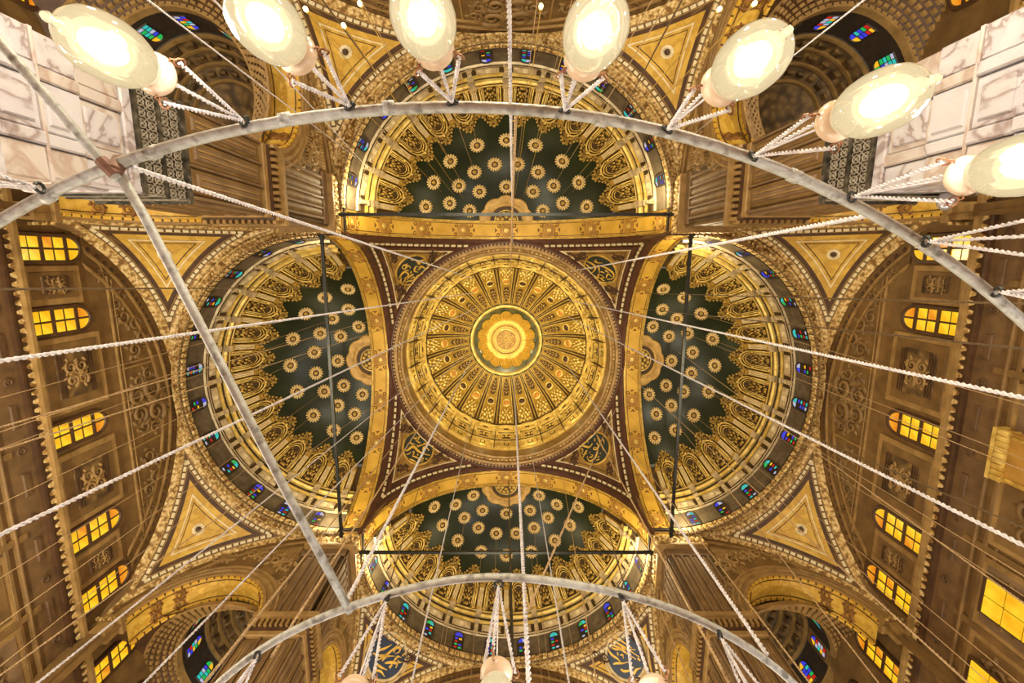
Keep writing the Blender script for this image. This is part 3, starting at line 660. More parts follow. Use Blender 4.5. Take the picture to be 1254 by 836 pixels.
def build_central_dome():
    root = thing('central_dome', 'golden ribbed central dome with a scalloped sunburst oculus', 'dome', loc=(0, 0, 39.8))
    R = 8.75; Z0 = 1.75                                               # springing of the bowl above the pendentive rim
    g = G(); g.lathe([(9.95, -.05), (9.8, -.12), (9.7, .0), (9.62, .0), (9.6, .12), (9.4, .2)], 120); obj('outer_rim', g, red_brown, root)
    g = G(); g.lathe([(9.42, .2), (9.42, .1), (9.2, .12), (9.18, .3), (8.98, .5), (8.95, .42), (8.8, .46), (8.78, 1.0), (8.76, Z0)], 120); obj('ring_cornice', g, brown_light, root)
    g = G()
    for i in range(200): g.box((9.5, 0, .1), (.16, .16, .14), RZ(2 * pi * i / 200))
    obj('outer_beads', g, brown_light, root, kind='stuff')
    g = G()
    for i in range(160): g.dome((9.08, 0, .36), (.09, .11, -.1), 5, 2, RZ(2 * pi * i / 160))
    obj('inner_beads', g, gold_lace, root, True, kind='stuff')
    def ds(u, v, wi):                                                 # u: metres at the springing, v: degrees up, wi inward
        a, f, r = u / R, RAD(v), R - wi; return (r * cos(f) * cos(a), r * cos(f) * sin(a), Z0 + r * sin(f))
    def sw(name, prof, m, smooth=False):
        g = G(); g.sweep(prof, lambda t, v, w_: ds(2 * pi * t * R, v, w_), 144); return obj(name, g, m, root, smooth)
    sw('drum', [(v * .72, w_ * .8) for v, w_ in [(-1, .0), (2, .0), (2.2, .18), (4, .24), (4.2, .08), (12, .08), (12.2, .26), (14.5, .32), (14.8, .16), (24, .16), (24.3, .36), (26.5, .46), (27, .3), (30, .3), (30.3, .48), (32.5, .55), (33.2, .3), (34.5, .28), (35, .05)]], gold_bright)
    for v_ in (9.6, 17.6, 24.6): sw('dark_line', [(v_ - .16, .2), (v_ - .16, .46 if v_ > 19 else .3), (v_ + .16, .46 if v_ > 19 else .3), (v_ + .16, .2)], umber_shade)
    sw('vault_ground', [(24 + 42 * i / 12, 0) for i in range(13)], ochre, True)
    dr = G()
    dr.box((0, 8, .14), (1.0, 6, .12)); dr.box((0, 19, .2), (1.3, 7, .12)); dr.box((0, 28.5, .36), (.9, 3.4, .16)); dr.box((.0, 32, .5), (1.15, 2.2, .14))
    for sx in (-1, 1): dr.box((sx * .55, 8, .2), (.12, 7, .2)); dr.box((sx * .75, 19, .28), (.14, 8, .2)); dr.blob((sx * .3, 19, .28), (.16, 2, .1), 6, 4); dr.box((sx * .98, 25, .42), (.3, 9, .3))
    dr.blob((0, 20, .3), (.18, 2.4, .12), 6, 4); dr.blob((0, 8, .22), (.26, 2, .1), 6, 4)
    dr.warp(lambda u, v, w_: ds(u, v * .72, w_ * .8)); drm = mesh('drum_bay', dr, gold_bright)
    wd = G(); wd.box((0, 19, .3), (.8, 5.5, .08)); wd.box((0, 8, .24), (.5, 3.6, .06)); wd.box((1.14, 18, .2), (.07, 33, .36)); wd.box((0, 28.6, .46), (.5, 1.4, .06)); wd.warp(lambda u, v, w_: ds(u, v * .72, w_ * .8)); wdm = mesh('drum_window', wd, brown_dark)
    rb = G()                                                          # rib: two gilt fillets and a dark groove between
    rb.add([ds(u, v, .05) for v in (25, 32, 40, 48, 56, 65) for u in (-.3, .3)], [(2 * i, 2 * i + 1, 2 * i + 3, 2 * i + 2) for i in range(5)]); rb.warp(lambda *p: p); rbm = mesh('rib', rb, umber_shade)
    rf = G()
    for sx in (-1, 1):
        for (u0, u1) in ((.3, .38),):
            pr = [(u0, 0), (u0, .12), (u1, .12), (u1, 0)]
            rf.sweep(pr, lambda t, u, w_: ds(sx * u, 25.2 + 39.6 * t, w_), 10)
    rfm = mesh('rib_fillet', rf, gold_bright)
    ro = G()                                                          # raised rod in the groove
    ro.sweep([(-.06, .05), (-.06, .12), (.06, .12), (.06, .05)], lambda t, u, w_: ds(u, 25.2 + 39.6 * t, w_), 10); rom = mesh('rib_rod', ro, gold)
    rl = G()                                                          # relief at the foot of each panel
    for sx in (-1, 1):
        for (u, v, r) in ((.2, 37, .18), (.5, 37.5, .2), (.36, 40, .2), (.62, 41, .14), (.16, 41.5, .16), (.46, 43, .15), (.2, 44.6, .12), (.66, 36.4, .12)):
            rl.blob((sx * u, v, .07), (r, r * 5.5, .13), 7, 4)
    rl.blob((0, 39, .09), (.14, 1.8, .1), 6, 4); rl.blob((0, 43.4, .08), (.12, 1.2, .08), 6, 4); rl.warp(lambda u, v, w_: ds(u * 1.0, 27.4 + (v - 36) * 1.35, w_ * 1.4)); rlm = mesh('relief', rl, gold_bright, True)
    def disc_m(m1, name):
        d = G(); d.lathe([(.42, 0), (.42, .1), (.34, .14), (.31, .05)], 18); return mesh(name, d, gold_bright, True)
    dring = disc_m(gold_bright, 'disc_ring')
    dg = G(); dg.lathe([(.32, .05), (.16, .1), (0, .12)], 16); orange = mat('burnt_orange_paint', [(.3, (180, 116, 44)), (.7, (208, 146, 62))], 3, .5, 0, 0)
    dgo, dgd = mesh('disc', dg, orange), mesh('disc', dg, brown_dark)
    ov = G(); ov.grid(lambda i, j: ds((.02 + .5 * sin(pi * min(1, (j * .9 + .1))) ** .6) * 2 * (i - .5), 50 + 12.5 * j, .05), 4, 12); ovm = mesh('oval_panel', ov, brown_dark)
    om = G()
    for v in (52.2, 54.6, 57, 59.4):
        om.blob((0, v, .07), (.14, 1.0, .06), 6, 3)
        for sx in (-1, 1): om.blob((sx * .28, v + .6, .07), (.13, .7, .06), 6, 3)
    om.warp(ds); omm = mesh('oval_motif', om, gold, True)
    for k in range(24):
        a = 2 * pi * k / 24 + pi / 2; M = RZ(a)
        pn = G() if k == 0 else None
        if k == 0:
            pn.grid(lambda i, j: ds((i - .5) * 1.6, 26.2 + 37.8 * j, .02), 4, 12); pnm = mesh('panel', pn, mat('vault_gold', [(.3, (150, 118, 40)), (.7, (190, 152, 62))], 3, .4, .3, .3, 8), True)
        p = obj('panel', pnm, None, root, M=M)
        obj('relief', rlm, None, p); obj('disc_ring', dring, None, p, M=frame(ds(0, 44.5, .03), [-c for c in (Vector(ds(0, 44.5, 0)) - Vector((0, 0, Z0)))]))
        obj('disc', dgo if k % 2 == 0 else dgd, None, p, M=frame(ds(0, 44.5, .03), [-c for c in (Vector(ds(0, 44.5, 0)) - Vector((0, 0, Z0)))]))
        obj('oval_panel', ovm, None, p); obj('oval_motif', omm, None, p)
        M2 = RZ(a + pi / 24)
        r = obj('rib', rbm, None, root, M=M2); obj('rib_fillet', rfm, None, r); obj('rib_rod', rom, None, r)
        d = obj('drum_bay', drm, None, root, M=M); obj('drum_window', wdm, None, d)
    # oculus
    mat('sunburst_gold', [(.3, (200, 160, 60)), (.7, (228, 190, 84))], 3, .4, .25, 0)
    zz = lambda r, pr: Z0 + sqrt(max(.01, R * R - r * r)) - pr
    L_ = lambda prof, n, name, m, sm=False, mod=None, par=None: obj(name, G().lathe([(r, p) for r, p in prof], n, mod=mod or (lambda a, r, p: (r, zz(r, p)))), m, par or root, sm)
    oc = L_([(3.72, .0), (3.72, .22), (3.6, .3), (3.46, .26), (3.4, .1)], 96, 'oculus_ring', gold_bright, True)
    L_([(3.85, .02), (3.85, .1), (3.76, .1), (3.74, .02)], 96, 'dark_fillet', dark)
    L_([(3.45, .05), (3.0, .05), (2.0, .05), (1.0, .05), (0, .05)], 64, 'oculus_ground', mat('oculus_green', [(.35, (66, 66, 34)), (.65, (104, 96, 52))], 1.0, .25, .1, 0))
    def ray(a, r, p):
        k = abs(sin(7 * a)) ** .7; pl = .5 + .5 * cos(70 * a)
        if r > 2.5: r = 2.72 + .32 * k
        return (r, zz(r, p + .26 * pl * min(1, (r - 1.8) / .5)))
    L_([(3.0, .08), (2.6, .12), (2.1, .16), (1.9, .16)], 420, 'sunburst', MATS['sunburst_gold'], False, ray)
    def lob(a, r, p):
        k = abs(sin(4 * a)) ** .35
        return ((2.0 + .22 * k if r > 1.9 else r), zz(r, p + (.12 * (1 - k) if r < 1.9 else 0)))
    L_([(2.1, .18), (1.85, .3), (1.6, .26), (1.5, .2)], 128, 'petal_collar', MATS['gilt_letter'], True, lob)
    L_([(1.52, .14), (1.52, .26), (1.46, .26), (1.46, .14)], 64, 'dark_fillet', brown_dark)
    L_([(1.46, .2), (1.1, .2), (0, .2)], 48, 'centre_disc', yellow)
    r_ = L_([(1.16, .2), (1.16, .3), (1.08, .3), (1.08, .2)], 48, 'rosette_ring', gold_bright)
    g = G()
    for i in range(12):
        a = 2 * pi * i / 12
        g.blob((.82 * cos(a), .82 * sin(a), zz(.82, .22)), (.13, .13, .1), 7, 4); g.tube([((.15 + .55 * t / 8) * cos(a + 1.2 * t / 8), (.15 + .55 * t / 8) * sin(a + 1.2 * t / 8), zz(.4, .25)) for t in range(9)], .035, 5)
    g.blob((0, 0, zz(0, .26)), (.16, .16, .12), 8, 4)
    obj('rosette_scrolls', g, gold_bright, root, True)
    g = G(); g.lathe([(1.07, .205), (0, .205)], 40, mod=lambda a, r, p: (r, zz(r, p))); obj('rosette_ground', g, ochre, root)
    return root
build_central_dome()

# ---------------------------------------------------------------- main arches and tie rods
AR = 9.85; AZ = 30.0
def build_arch():
    root = thing('arch')
    pt = lambda t, x, r: (x, -r * cos(pi * t), AZ + r * sin(pi * t))
    def sw(name, prof, m, n=72): g = G(); g.sweep(prof, lambda t, x, r: pt(t, x, r), n); return obj(name, g, m, root)
    sw('soffit', [(-1.3, AR), (-.1, AR)], yellow)
    sw('inner_roll', [(-1.62, AR + .1), (-1.6, AR - .06), (-1.5, AR - .1), (-1.42, AR - .02), (-1.42, AR)], red_brown)
    sw('inner_fillet', [(-1.42, AR), (-1.42, AR - .07), (-1.32, AR - .07), (-1.32, AR)], gold)
    sw('brown_line', [(-1.2, AR - .005), (-1.2, AR - .02), (-1.16, AR - .02), (-1.16, AR - .005)], brown_dark)
    sw('brown_line', [(-.24, AR - .005), (-.24, AR - .02), (-.2, AR - .02), (-.2, AR - .005)], brown_dark)
    sw('outer_fillet', [(-.12, AR), (-.12, AR - .08), (.02, AR - .08), (.02, AR + .3)], gold)
    ring = G(); ring.lathe([(.46, 0), (.46, .04), (.4, .05), (.38, .02), (.28, .02), (.27, .05), (.2, .05), (.19, .02)], 32, mod=lambda a, r, z: (r * (1 + .06 * abs(cos(6 * a))) if r > .42 else r, z))
    rm = mesh('medallion_ring', ring, MATS['ochre_paint'])
    eye = G(); eye.lathe([(.17, .02), (.1, .05), (0, .06)], 14); em = mesh('eye', eye, gold_bright)
    lf = G()
    for sy in (-1, 1):
        lf.poly([(0, sy * .62), (.18, sy * .82), (.2, sy * .95), (.0, sy * 1.25), (-.2, sy * .95), (-.18, sy * .82)][::sy], 0, .03)
        for sx in (-1, 1): lf.tube([(sx * (.3 + q[0] * .8), sy * .55 + q[1] * .8, .02) for q in spiral(1.0, .04, .2, 9, 0, sx)], .035, 4)
    lm = mesh('leaf_pair', lf, mat('brown_stencil', [(.3, (110, 70, 24)), (.7, (142, 96, 36))], 3, .55, 0, 0))
    for k in range(9):
        t = (k + .5) / 9; p = pt(t, -.72, AR - .01); n = (0, cos(pi * t), -sin(pi * t))
        M = frame(p, n, (1, 0, 0)) @ RZ(pi / 2)
        M = aligned(p, n, Vector((-1, 0, 0))) @ Matrix.Scale(1.12, 4)
        o = obj('medallion_ring', rm, None, root, M=M); obj('eye', em, None, o); obj('leaf_pair', lm, None, root, M=M)
    return root
ARCH = build_arch(); remap()
for i, (nm, th, s) in enumerate(BAYS):
    o = ARCH if i == 0 else tree_copy(ARCH)
    o.location = bay_pt(th, 0, 0, 0); o.rotation_euler = (0, 0, th)
    tagp(o, 'great yellow arch with painted rosettes framing the %s half dome' % nm, 'arch', 'four great arches of the crossing')
TB = []
for i, (nm, th, s) in enumerate(BAYS):
    r = thing('tie_rod', 'black iron tie rod crossing the mouth of the %s half dome' % nm, 'tie rod', 'iron tie rods between the piers', bay_pt(th, -.45, 0, 29.62), th)
    g = G(); g.box((0, 0, 0), (.17, 19.5, .17)); obj('bar', g, iron, r)
    for sy in (-1, 1): g = G(); g.box((0, sy * 9.55, 0), (.26, .12, .3)); g.box((0, sy * 9.2, 0), (.22, .1, .22)); obj('anchor_plate', g, iron, r)

# ---------------------------------------------------------------- piers (modelled in the ++ quadrant, inner faces at x = P0 and y = P0)
P0, P1 = 10.2, 13.0
def both(fn):  # noqa
    """run fn(map) for the face looking along -x and the one along -y; map(s, z, d): s along the face from the inner corner, d proud of it"""
    fn(lambda s, z, d: (P0 - d, P0 + s, z)); fn(lambda s, z, d: (P0 + s + .003, P0 - d * .985, z - .006))
def fbox(g, mp, s0, s1, z0, z1, d0, d1, b=0):
    if b:
        vs = [mp(s0, z0, d0), mp(s1, z0, d0), mp(s1, z1, d0), mp(s0, z1, d0)] + [mp(s0, z0, d1 - b), mp(s1, z0, d1 - b), mp(s1, z1, d1 - b), mp(s0, z1, d1 - b)] + [mp(s0 + b, z0 + b, d1), mp(s1 - b, z0 + b, d1), mp(s1 - b, z1 - b, d1), mp(s0 + b, z1 - b, d1)]
        fs = [(8, 9, 10, 11)] + [(r + i, r + (i + 1) % 4, r + 4 + (i + 1) % 4, r + 4 + i) for r in (0, 4) for i in range(4)]
    else:
        vs = [mp(s0, z0, d0), mp(s1, z0, d0), mp(s1, z1, d0), mp(s0, z1, d0), mp(s0, z0, d1), mp(s1, z0, d1), mp(s1, z1, d1), mp(s0, z1, d1)]
        fs = [(4, 5, 6, 7)] + [(i, (i + 1) % 4, 4 + (i + 1) % 4, 4 + i) for i in range(4)]
    g.add(vs, fs)
def build_pier():
    root = thing('pier')
    c = (P0 + P1) / 2; wd = P1 - P0
    g = G(); g.box((c, c, 26.4), (wd, wd, 7.6)); obj('upper_shaft', g, brown_grey, root)
    def ribs(mp):
        for k in range(5):                                             # raised bands between the rounded flutes
            s = .3 + .55 * k; g = G(); fbox(g, mp, s - .075, s + .075, 23.3, 28.3, 0, .1, .04); obj('band', g, brown_grey, root)
        for k in range(4):
            s = .575 + .55 * k; g = G()
            g.grid(lambda i, j: mp(s - .2 + .4 * i, 23.4 + 4.6 * j, .012 + .085 * sin(pi * i)), 6, 1); g.grid(lambda i, j: mp(s - .2 + .4 * i, 28.0 + .25 * j * sin(pi * i), (.012 + .085 * sin(pi * i)) * (1 - j)), 6, 2)
            obj('flute', g, brown, root, True)
        g = G(); fbox(g, mp, 0, wd, 28.3, 28.9, 0, .1, .04); obj('panel_head', g, brown_grey, root)
    both(ribs)
    def cap(mp):
        g = G(); fbox(g, mp, -.35, wd, 29.05, 30.2, 0, .35, .03); obj('impost_block', g, gold_lace, root)
        g = G(); fbox(g, mp, -.42, wd, 28.9, 29.05, 0, .42); fbox(g, mp, -.42, wd, 30.2, 30.34, 0, .42); obj('impost_moulding', g, brown_light, root)
        g = G()
        for k in range(8):
            s = -.2 + .38 * k; q = mp(s, 29.6, .35); n = Vector(mp(s, 29.6, 1)) - Vector(mp(s, 29.6, 0)); M = frame(q, n)
            g.dome((0, 0, 0), (.15, .3, .1), 7, 2, M); g.dome((.19, .25, 0), (.08, .12, .08), 5, 2, M); g.dome((.19, -.25, 0), (.08, .12, .08), 5, 2, M)
        obj('impost_leaves', g, gold_lace, root, True, kind='stuff')
    both(cap)
    g = G(); g.box((c - .25, c - .25, 30.5), (wd + .5, wd + .5, .3)); obj('impost_slab', g, dark, root)
    # cornice with dentils
    def corn(mp):
        g = G(); fbox(g, mp, -.5, wd, 22.75, 23.0, 0, .5); fbox(g, mp, -.36, wd, 22.62, 22.75, 0, .36); obj('cornice', g, brown_light, root)
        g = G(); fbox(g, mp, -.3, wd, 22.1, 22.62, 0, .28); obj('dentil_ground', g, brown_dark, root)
        g = G()
        for k in range(12): fbox(g, mp, -.3 + .27 * k, -.16 + .27 * k, 22.2, 22.6, .28, .44)
        obj('dentil_row', g, brown_light, root, kind='stuff')
    both(corn)
    g = G(); g.box((c, c, 18.8), (wd, wd, 7.7)); obj('panelled_shaft', g, brown, root)
    def panels(mp):
        g = G(); fbox(g, mp, -.2, wd, 21.75, 22.1, 0, .2, .05); obj('panel_head', g, brown_light, root)
        for s0, s1 in ((.12, .95), (1.05, 1.85), (1.95, 2.72)):
            g = G(); fbox(g, mp, s0, s1, 17.2, 21.6, 0, .1, .05); pf = obj('panel', g, brown, root)
            g = G(); fbox(g, mp, s0 + .16, s1 - .16, 17.45, 21.35, .1, .16, .05); obj('panel_field', g, brown_grey, pf)
            g = G(); fbox(g, mp, s0 + .28, s0 + .33, 17.6, 21.2, .16, .2); fbox(g, mp, s1 - .33, s1 - .28, 17.6, 21.2, .16, .2); obj('panel_line', g, brown_light, pf)
        for s in (0, 1.0, 1.9, 2.75):
            g = G(); fbox(g, mp, s - .04, s + .05, 17.0, 21.7, 0, .18, .03); obj('rail', g, brown_grey, root)
    both(panels)
    def grl(mp):
        g = G(); fbox(g, mp, -.12, wd, 15.0, 16.9, 0, .12); obj('carved_band', g, grille_m, root)
        g = G(); fbox(g, mp, -.2, wd, 16.85, 17.0, 0, .24); fbox(g, mp, -.2, wd, 15.85, 16.0, 0, .2); fbox(g, mp, -.22, wd, 14.95, 15.08, 0, .24); obj('band_fillet', g, MATS['carved_grey_band'], root)
        g = G()
        for row in (15.3, 15.68, 16.2, 16.6):
            for k in range(10):
                s = .0 + .29 * k; q = mp(s, row, .12); n = Vector(mp(s, row, 1)) - Vector(mp(s, row, 0)); M = frame(q, n)
                g.tube([(.11 * cos(2 * pi * t / 10), .14 * sin(2 * pi * t / 10), .02) for t in range(11)], .024, 4, M, cap=False)
                g.dome((0, 0, 0), (.05, .07, .05), 5, 2, M); g.tube([(-.14, -.18, .02), (0, 0, .04), (.14, .18, .02)], .018, 4, M); g.tube([(.14, -.18, .02), (0, 0, .04), (-.14, .18, .02)], .018, 4, M)
        obj('lattice', g, mat('grey_carving', [(.3, (124, 114, 98)), (.7, (152, 142, 124))], 4, .6, 0, .2, 12), root, kind='stuff')
    both(grl)
    # marble foot: courses of blocks, pilaster strips and raised panels
    g = G(); g.box((c, c, 7.45), (wd, wd, 14.9)); obj('marble_core', g, marble_warm, root)
    rnd = random.Random(5)
    zs = [14.95, 14.6, 13.3, 12.2, 11.2, 10.2, 9.0, 7.6, 6.0, 4.2, 2.2, 0.3]
    def blocks(mp):
        for i in range(len(zs) - 1):
            z1, z0 = zs[i], zs[i + 1]; up = .05 + .085 * i
            if i == 0:
                g = G(); fbox(g, mp, -.18, wd, z0, z1, 0, .18, .04); obj('marble_moulding', g, marble, root); continue
            for k, (s0, s1, d) in enumerate(((-up, .42, up), (.44, .72, up + .07), (.74, 1.78, up - .02 if i % 2 else up + .04), (1.8, 2.08, up + .07), (2.1, 2.8, up))):
                g = G(); fbox(g, mp, s0, s1, z0 + .02, z1 - .02, 0, d, .035); bl = obj('marble_block', g, marble if rnd.random() < .7 else marble_warm, root)
                if k == 2:
                    g = G(); fbox(g, mp, s0 + .14, s1 - .14, z0 + .16, z1 - .16, d, d + .05, .04); obj('raised_field', g, marble, bl)
            if i in (2, 4, 6, 8): g = G(); fbox(g, mp, -up - .1, wd, z0 - .04, z0 + .05, 0, up + .14, .03); obj('marble_string', g, marble_warm, root)
    both(blocks)
    return root
PIER = build_pier(); remap()
for i, (sx, sy, wh) in enumerate(((-1, -1, "with white marble foot behind the chandelier ring, upper left"), (1, -1, 'with a large white marble foot, upper right'), (-1, 1, 'with fluted bands, rising behind the chandelier spoke, lower left'), (1, 1, 'with fluted bands, beside the two crossing ropes, lower right'))):
    o = PIER if i == 0 else tree_copy(PIER)
    o.scale = (sx, sy, 1)
    tagp(o, 'brown stone pier %s' % wh, 'pier', 'four piers of the crossing')

# ---------------------------------------------------------------- corner arches (bay coordinates, y > 0 side)
CA0, CA1, CAZ = 13.05, 19.75, 22.9
def build_corner_arch():
    root = thing('corner_arch')
    # world x used for the arch; bay scale is undone by building in unscaled coordinates from the arch plane
    xc = (CA0 + CA1) / 2 - A2; r = (CA1 - CA0) / 2; Y = 10.2; H = 3.5
    zs_ = lambda x: 21.4 + 9.1 * sqrt(max(0, 1 - (x / 9.75) ** 2))
    za = lambda x, rr=r, hh=H: CAZ + hh * sqrt(max(0, 1 - ((x - xc) / rr) ** 2))
    g = G()
    g.grid(lambda i, j: (lambda x: (x, Y, za(x) + (max(zs_(x), za(x)) + .3 - za(x)) * j))(xc - r * cos(pi * i)), 40, 6)
    g.grid(lambda i, j: (-1.2 + (xc - r + 1.2) * i, Y, CAZ + (30.8 - CAZ) * j), 3, 1)
    g.grid(lambda i, j: (xc + r + 1.5 * i, Y, 0 + 25.5 * j), 2, 1)
    obj('spandrel', g, brown, root)
    pt = lambda t, y, rr, hh: (xc - rr * cos(pi * t), y, CAZ + hh * sin(pi * t))
    def sw(name, prof, m, n=40, kind=None): g = G(); g.sweep(prof, lambda t, y, d: pt(t, y, r + d, H + d), n); return obj(name, g, m, root)
    sw('archivolt', [(Y, .0), (Y - .12, .02), (Y - .12, .16), (Y - .05, .2), (Y - .05, .32), (Y - .14, .36), (Y - .14, .5), (Y - .06, .54), (Y - .06, .66), (Y - .12, .7), (Y - .12, .8), (Y, .84)], brown_light)
    sw('soffit', [(Y + .05, .0), (Y + 1.45, .0)], yellow_marble)
    sw('soffit_line', [(Y + .22, -.005), (Y + .22, -.03), (Y + .26, -.03), (Y + .26, -.005)], brown_dark); sw('soffit_line', [(Y + 1.24, -.005), (Y + 1.24, -.03), (Y + 1.28, -.03), (Y + 1.28, -.005)], brown_dark)
    sw('edge', [(Y - .02, .05), (Y - .02, -.06), (Y + .08, -.06), (Y + .08, 0)], brown_dark); sw('edge', [(Y + 1.42, 0), (Y + 1.42, -.06), (Y + 1.52, -.06), (Y + 1.52, .3)], brown_dark)
    g = G()
    for yy in (Y + .03, Y + 1.47):
        for k in range(26):
            t0, t1 = (k + .12) / 26, (k + .88) / 26
            g.add([pt(t, y, r + d, H + d) for t in (t0, t1) for y in (yy - .07, yy + .07) for d in (-.1, 0)], [(0, 2, 6, 4), (0, 1, 3, 2), (4, 6, 7, 5), (0, 4, 5, 1), (2, 3, 7, 6)])
    obj('edge_dentils', g, yellow, root, kind='stuff')
    for t in (.2, .8):
        for dt, fl in ((-.055, 0), (.055, pi)):
            tt = t + dt; p = pt(tt, Y + .75, r - .01, H - .01); n = (cos(pi * tt), 0, -sin(pi * tt))
            obj('scroll', scroll(MATS['brown_stencil']), None, root, M=aligned(p, n, Vector((0, 1, 0))) @ Matrix.Scale(1.15, 4))
    for (x, z, sc, a) in ((2.6, 27.6, 1.9, .5), (4.4, 28.4, 1.7, .1), (6.4, 28.0, 1.4, -.3), (8.1, 26.3, .9, -.8), (1.2, 28.9, 1.2, .2), (1.6, 25.6, 1.3, 1.1)):
        obj('scroll', scroll(MATS['brown_moulding']), None, root, M=frame((x, Y, z), (0, -1, 0)) @ RZ(a) @ Matrix.Scale(sc, 4))
    g = G(); g.sweep([(.0, 0), (.0, -.12), (.12, -.12), (.12, 0)], lambda t, d, y: (9.6 * sin(pi / 2 * t), Y + y, 21.2 + (8.75 - d) * cos(pi / 2 * t)), 30); obj('border', g, brown_light, root)
    g = G()
    for k in range(60):
        x = 1.9 + 5.2 * (k % 30) / 30; z = 27.0 + 2.2 * (k // 30) / 1.6
        if za(x) + 1 < z and z < zs_(x) - .5: g.box((x, Y - .02, z), (.06, .06, .9))
    obj('reeding', g, brown_light, root, kind='stuff')
    # corbel under the outer foot of the arch
    g = G(); g.box((xc + r + .5, Y + .1, CAZ - .1), (1.0, .9, .3)); g.box((xc + r + .6, Y + .1, CAZ - .6), (.8, .7, .8)); obj('corbel', g, brown_light, root)
    g = G()
    for k in range(6): g.box((xc + r + .1 + .2 * k, Y - .4, CAZ - .32), (.1, .12, .16))
    obj('corbel_dentils', g, gold_lace, root, kind='stuff')
    g = G(); g.box((xc + r + .7, Y + .1, 20.6), (.6, .5, 3)); obj('corbel_pilaster', g, brown, root)
    return root
CARCH = build_corner_arch(); remap()
first = True
for nm, th, s in BAYS:
    for sg in (1, -1):
        o = CARCH if first else tree_copy(CARCH); first = False
        o.location = bay_pt(th, 0, 0, 0); o.rotation_euler = (0, 0, th); o.scale = (1 if s > .9 else (.93 if nm != 'right' else .95), sg, 1)
        wx, wy, _ = bay_pt(th, 6, 10 * sg, 0)
        cn = {(-1, -1): 'upper left', (1, -1): 'upper right', (-1, 1): 'lower left', (1, 1): 'lower right'}[(1 if wx > 0 else -1, 1 if wy > 0 else -1)]
        tagp(o, 'small arch with yellow underside from the %s bay into the %s corner' % (nm, cn), 'arch', 'small arches into the corner bays')

# ---------------------------------------------------------------- corner domes over the corner bays
def build_corner_dome():
    root = thing('corner_dome')
    Rr, zb = 4.5, 26.6
    g = G()
    for q in range(4):                                                # flat plate round the opening
        g.grid(lambda i, j: (lambda a: (lambda ro: ((3.9 + (ro - 3.9) * j) * cos(a), (3.9 + (ro - 3.9) * j) * sin(a), zb - 3.0 * max(0, ((3.9 + (ro - 3.9) * j) - 3.9) / 2.6) ** 1.2))(5.0 / max(abs(cos(a)), abs(sin(a)))))(q * pi / 2 + pi / 2 * i - pi / 4), 16, 4)
    obj('pendentive_ground', g, brown_dark, root)  # darker brown paints the dim interior of the corner bay
    g = G()
    g.lathe([(5.2, -1.0), (5.22, -1.3), (5.1, -1.3), (5.08, -1.0)], 64, M=T((0, 0, zb))); g.lathe([(4.0, .1), (3.98, -.15), (3.88, -.15), (3.86, .3)], 64, M=T((0, 0, zb))); obj('ring_moulding', g, brown_light, root)
    g = G()
    for k in range(72):
        for j_, (r_, z_) in enumerate([(q_, -.04 - 3.0 * max(0, (q_ - 3.9) / 2.6) ** 1.2) for q_ in (5.05, 4.85, 4.65, 4.42, 4.2, 4.0)]): g.box((r_, 0, zb + z_), (.15, .26, .16), RZ(2 * pi * (k + .5 * (j_ % 2)) / 72))
    obj('scale_band', g, brown_light, root, kind='stuff')  # colour toned down for the dim interior too
    g = G(); g.lathe([(3.88, .2), (3.88, 2.4), (3.7, 2.5)], 48, M=T((0, 0, zb))); obj('drum', g, dark, root)
    g = G()
    for z0_, r0 in ((2.4, 3.8), (3.2, 3.5), (3.9, 3.0), (4.5, 2.3)):
        g.lathe([(r0, z0_), (r0 - .18, z0_ - .06), (r0 - .2, z0_ + .14), (r0, z0_ + .2)], 48, M=T((0, 0, zb)))
    obj('vault_rings', g, brown_light, root)
    g = G(); g.lathe([(3.75, 2.4), (3.45, 3.3), (2.9, 4.1), (2.1, 4.7), (1.1, 5.1), (0, 5.2)], 48, M=T((0, 0, zb))); obj('vault', g, brown_relief, root)
    for k in range(24):
        for (r_, z_, w_) in ((3.6, 2.9, .5), (3.15, 3.65, .45), (2.55, 4.3, .36)):
            pass
    g = G()
    for k in range(24):
        for (r_, z_, w_) in ((3.5, 2.95, .5), (3.1, 3.65, .45), (2.5, 4.3, .36)): g.box((r_, 0, zb + z_), (.16, w_, .4), RZ(2 * pi * k / 24))
    obj('vault_coffers', g, brown_relief, root, kind='stuff')
    for k in range(12):
        a = 2 * pi * k / 12
        g = G(); rr = random.Random(k)
        def q4(u0, u1, v0, v1, c): g.mi = c; g.add([(3.83, u0, v0), (3.83, u1, v0), (3.83, u1, v1), (3.83, u0, v1)], [(0, 1, 2, 3)])
        for ci in (0, 1):
            for ri in range(4):
                u0 = -.4 + .42 * ci; q4(u0, u0 + .36, .5 + .3 * ri, .74 + .3 * ri, rr.randrange(6))
            g.mi = rr.choice([0, 3, 2]); a0 = pi / 2 * ci
            g.add([(3.83, .02 - .04 * ci, 1.75)] + [(3.83, .42 * cos(a0 + pi / 2 * t / 4), 1.75 + .42 * sin(a0 + pi / 2 * t / 4)) for t in range(5)], [tuple(range(6))])
        f = G(); f.tube([(3.84, -.48, .4), (3.84, -.48, 1.75)] + [(3.84, -.48 * cos(pi * t / 8), 1.75 + .48 * sin(pi * t / 8)) for t in range(9)] + [(3.84, .48, .4), (3.84, -.48, .4)], .05, 4)
        wn = obj('stained_window', f, dark, root, M=T((0, 0, zb + .35)) @ RZ(a) @ Matrix.Diagonal((1, .72, .78, 1))); obj('pane', g, STAIN, wn, kind='stuff')
    return root
CD = build_corner_dome(); remap()
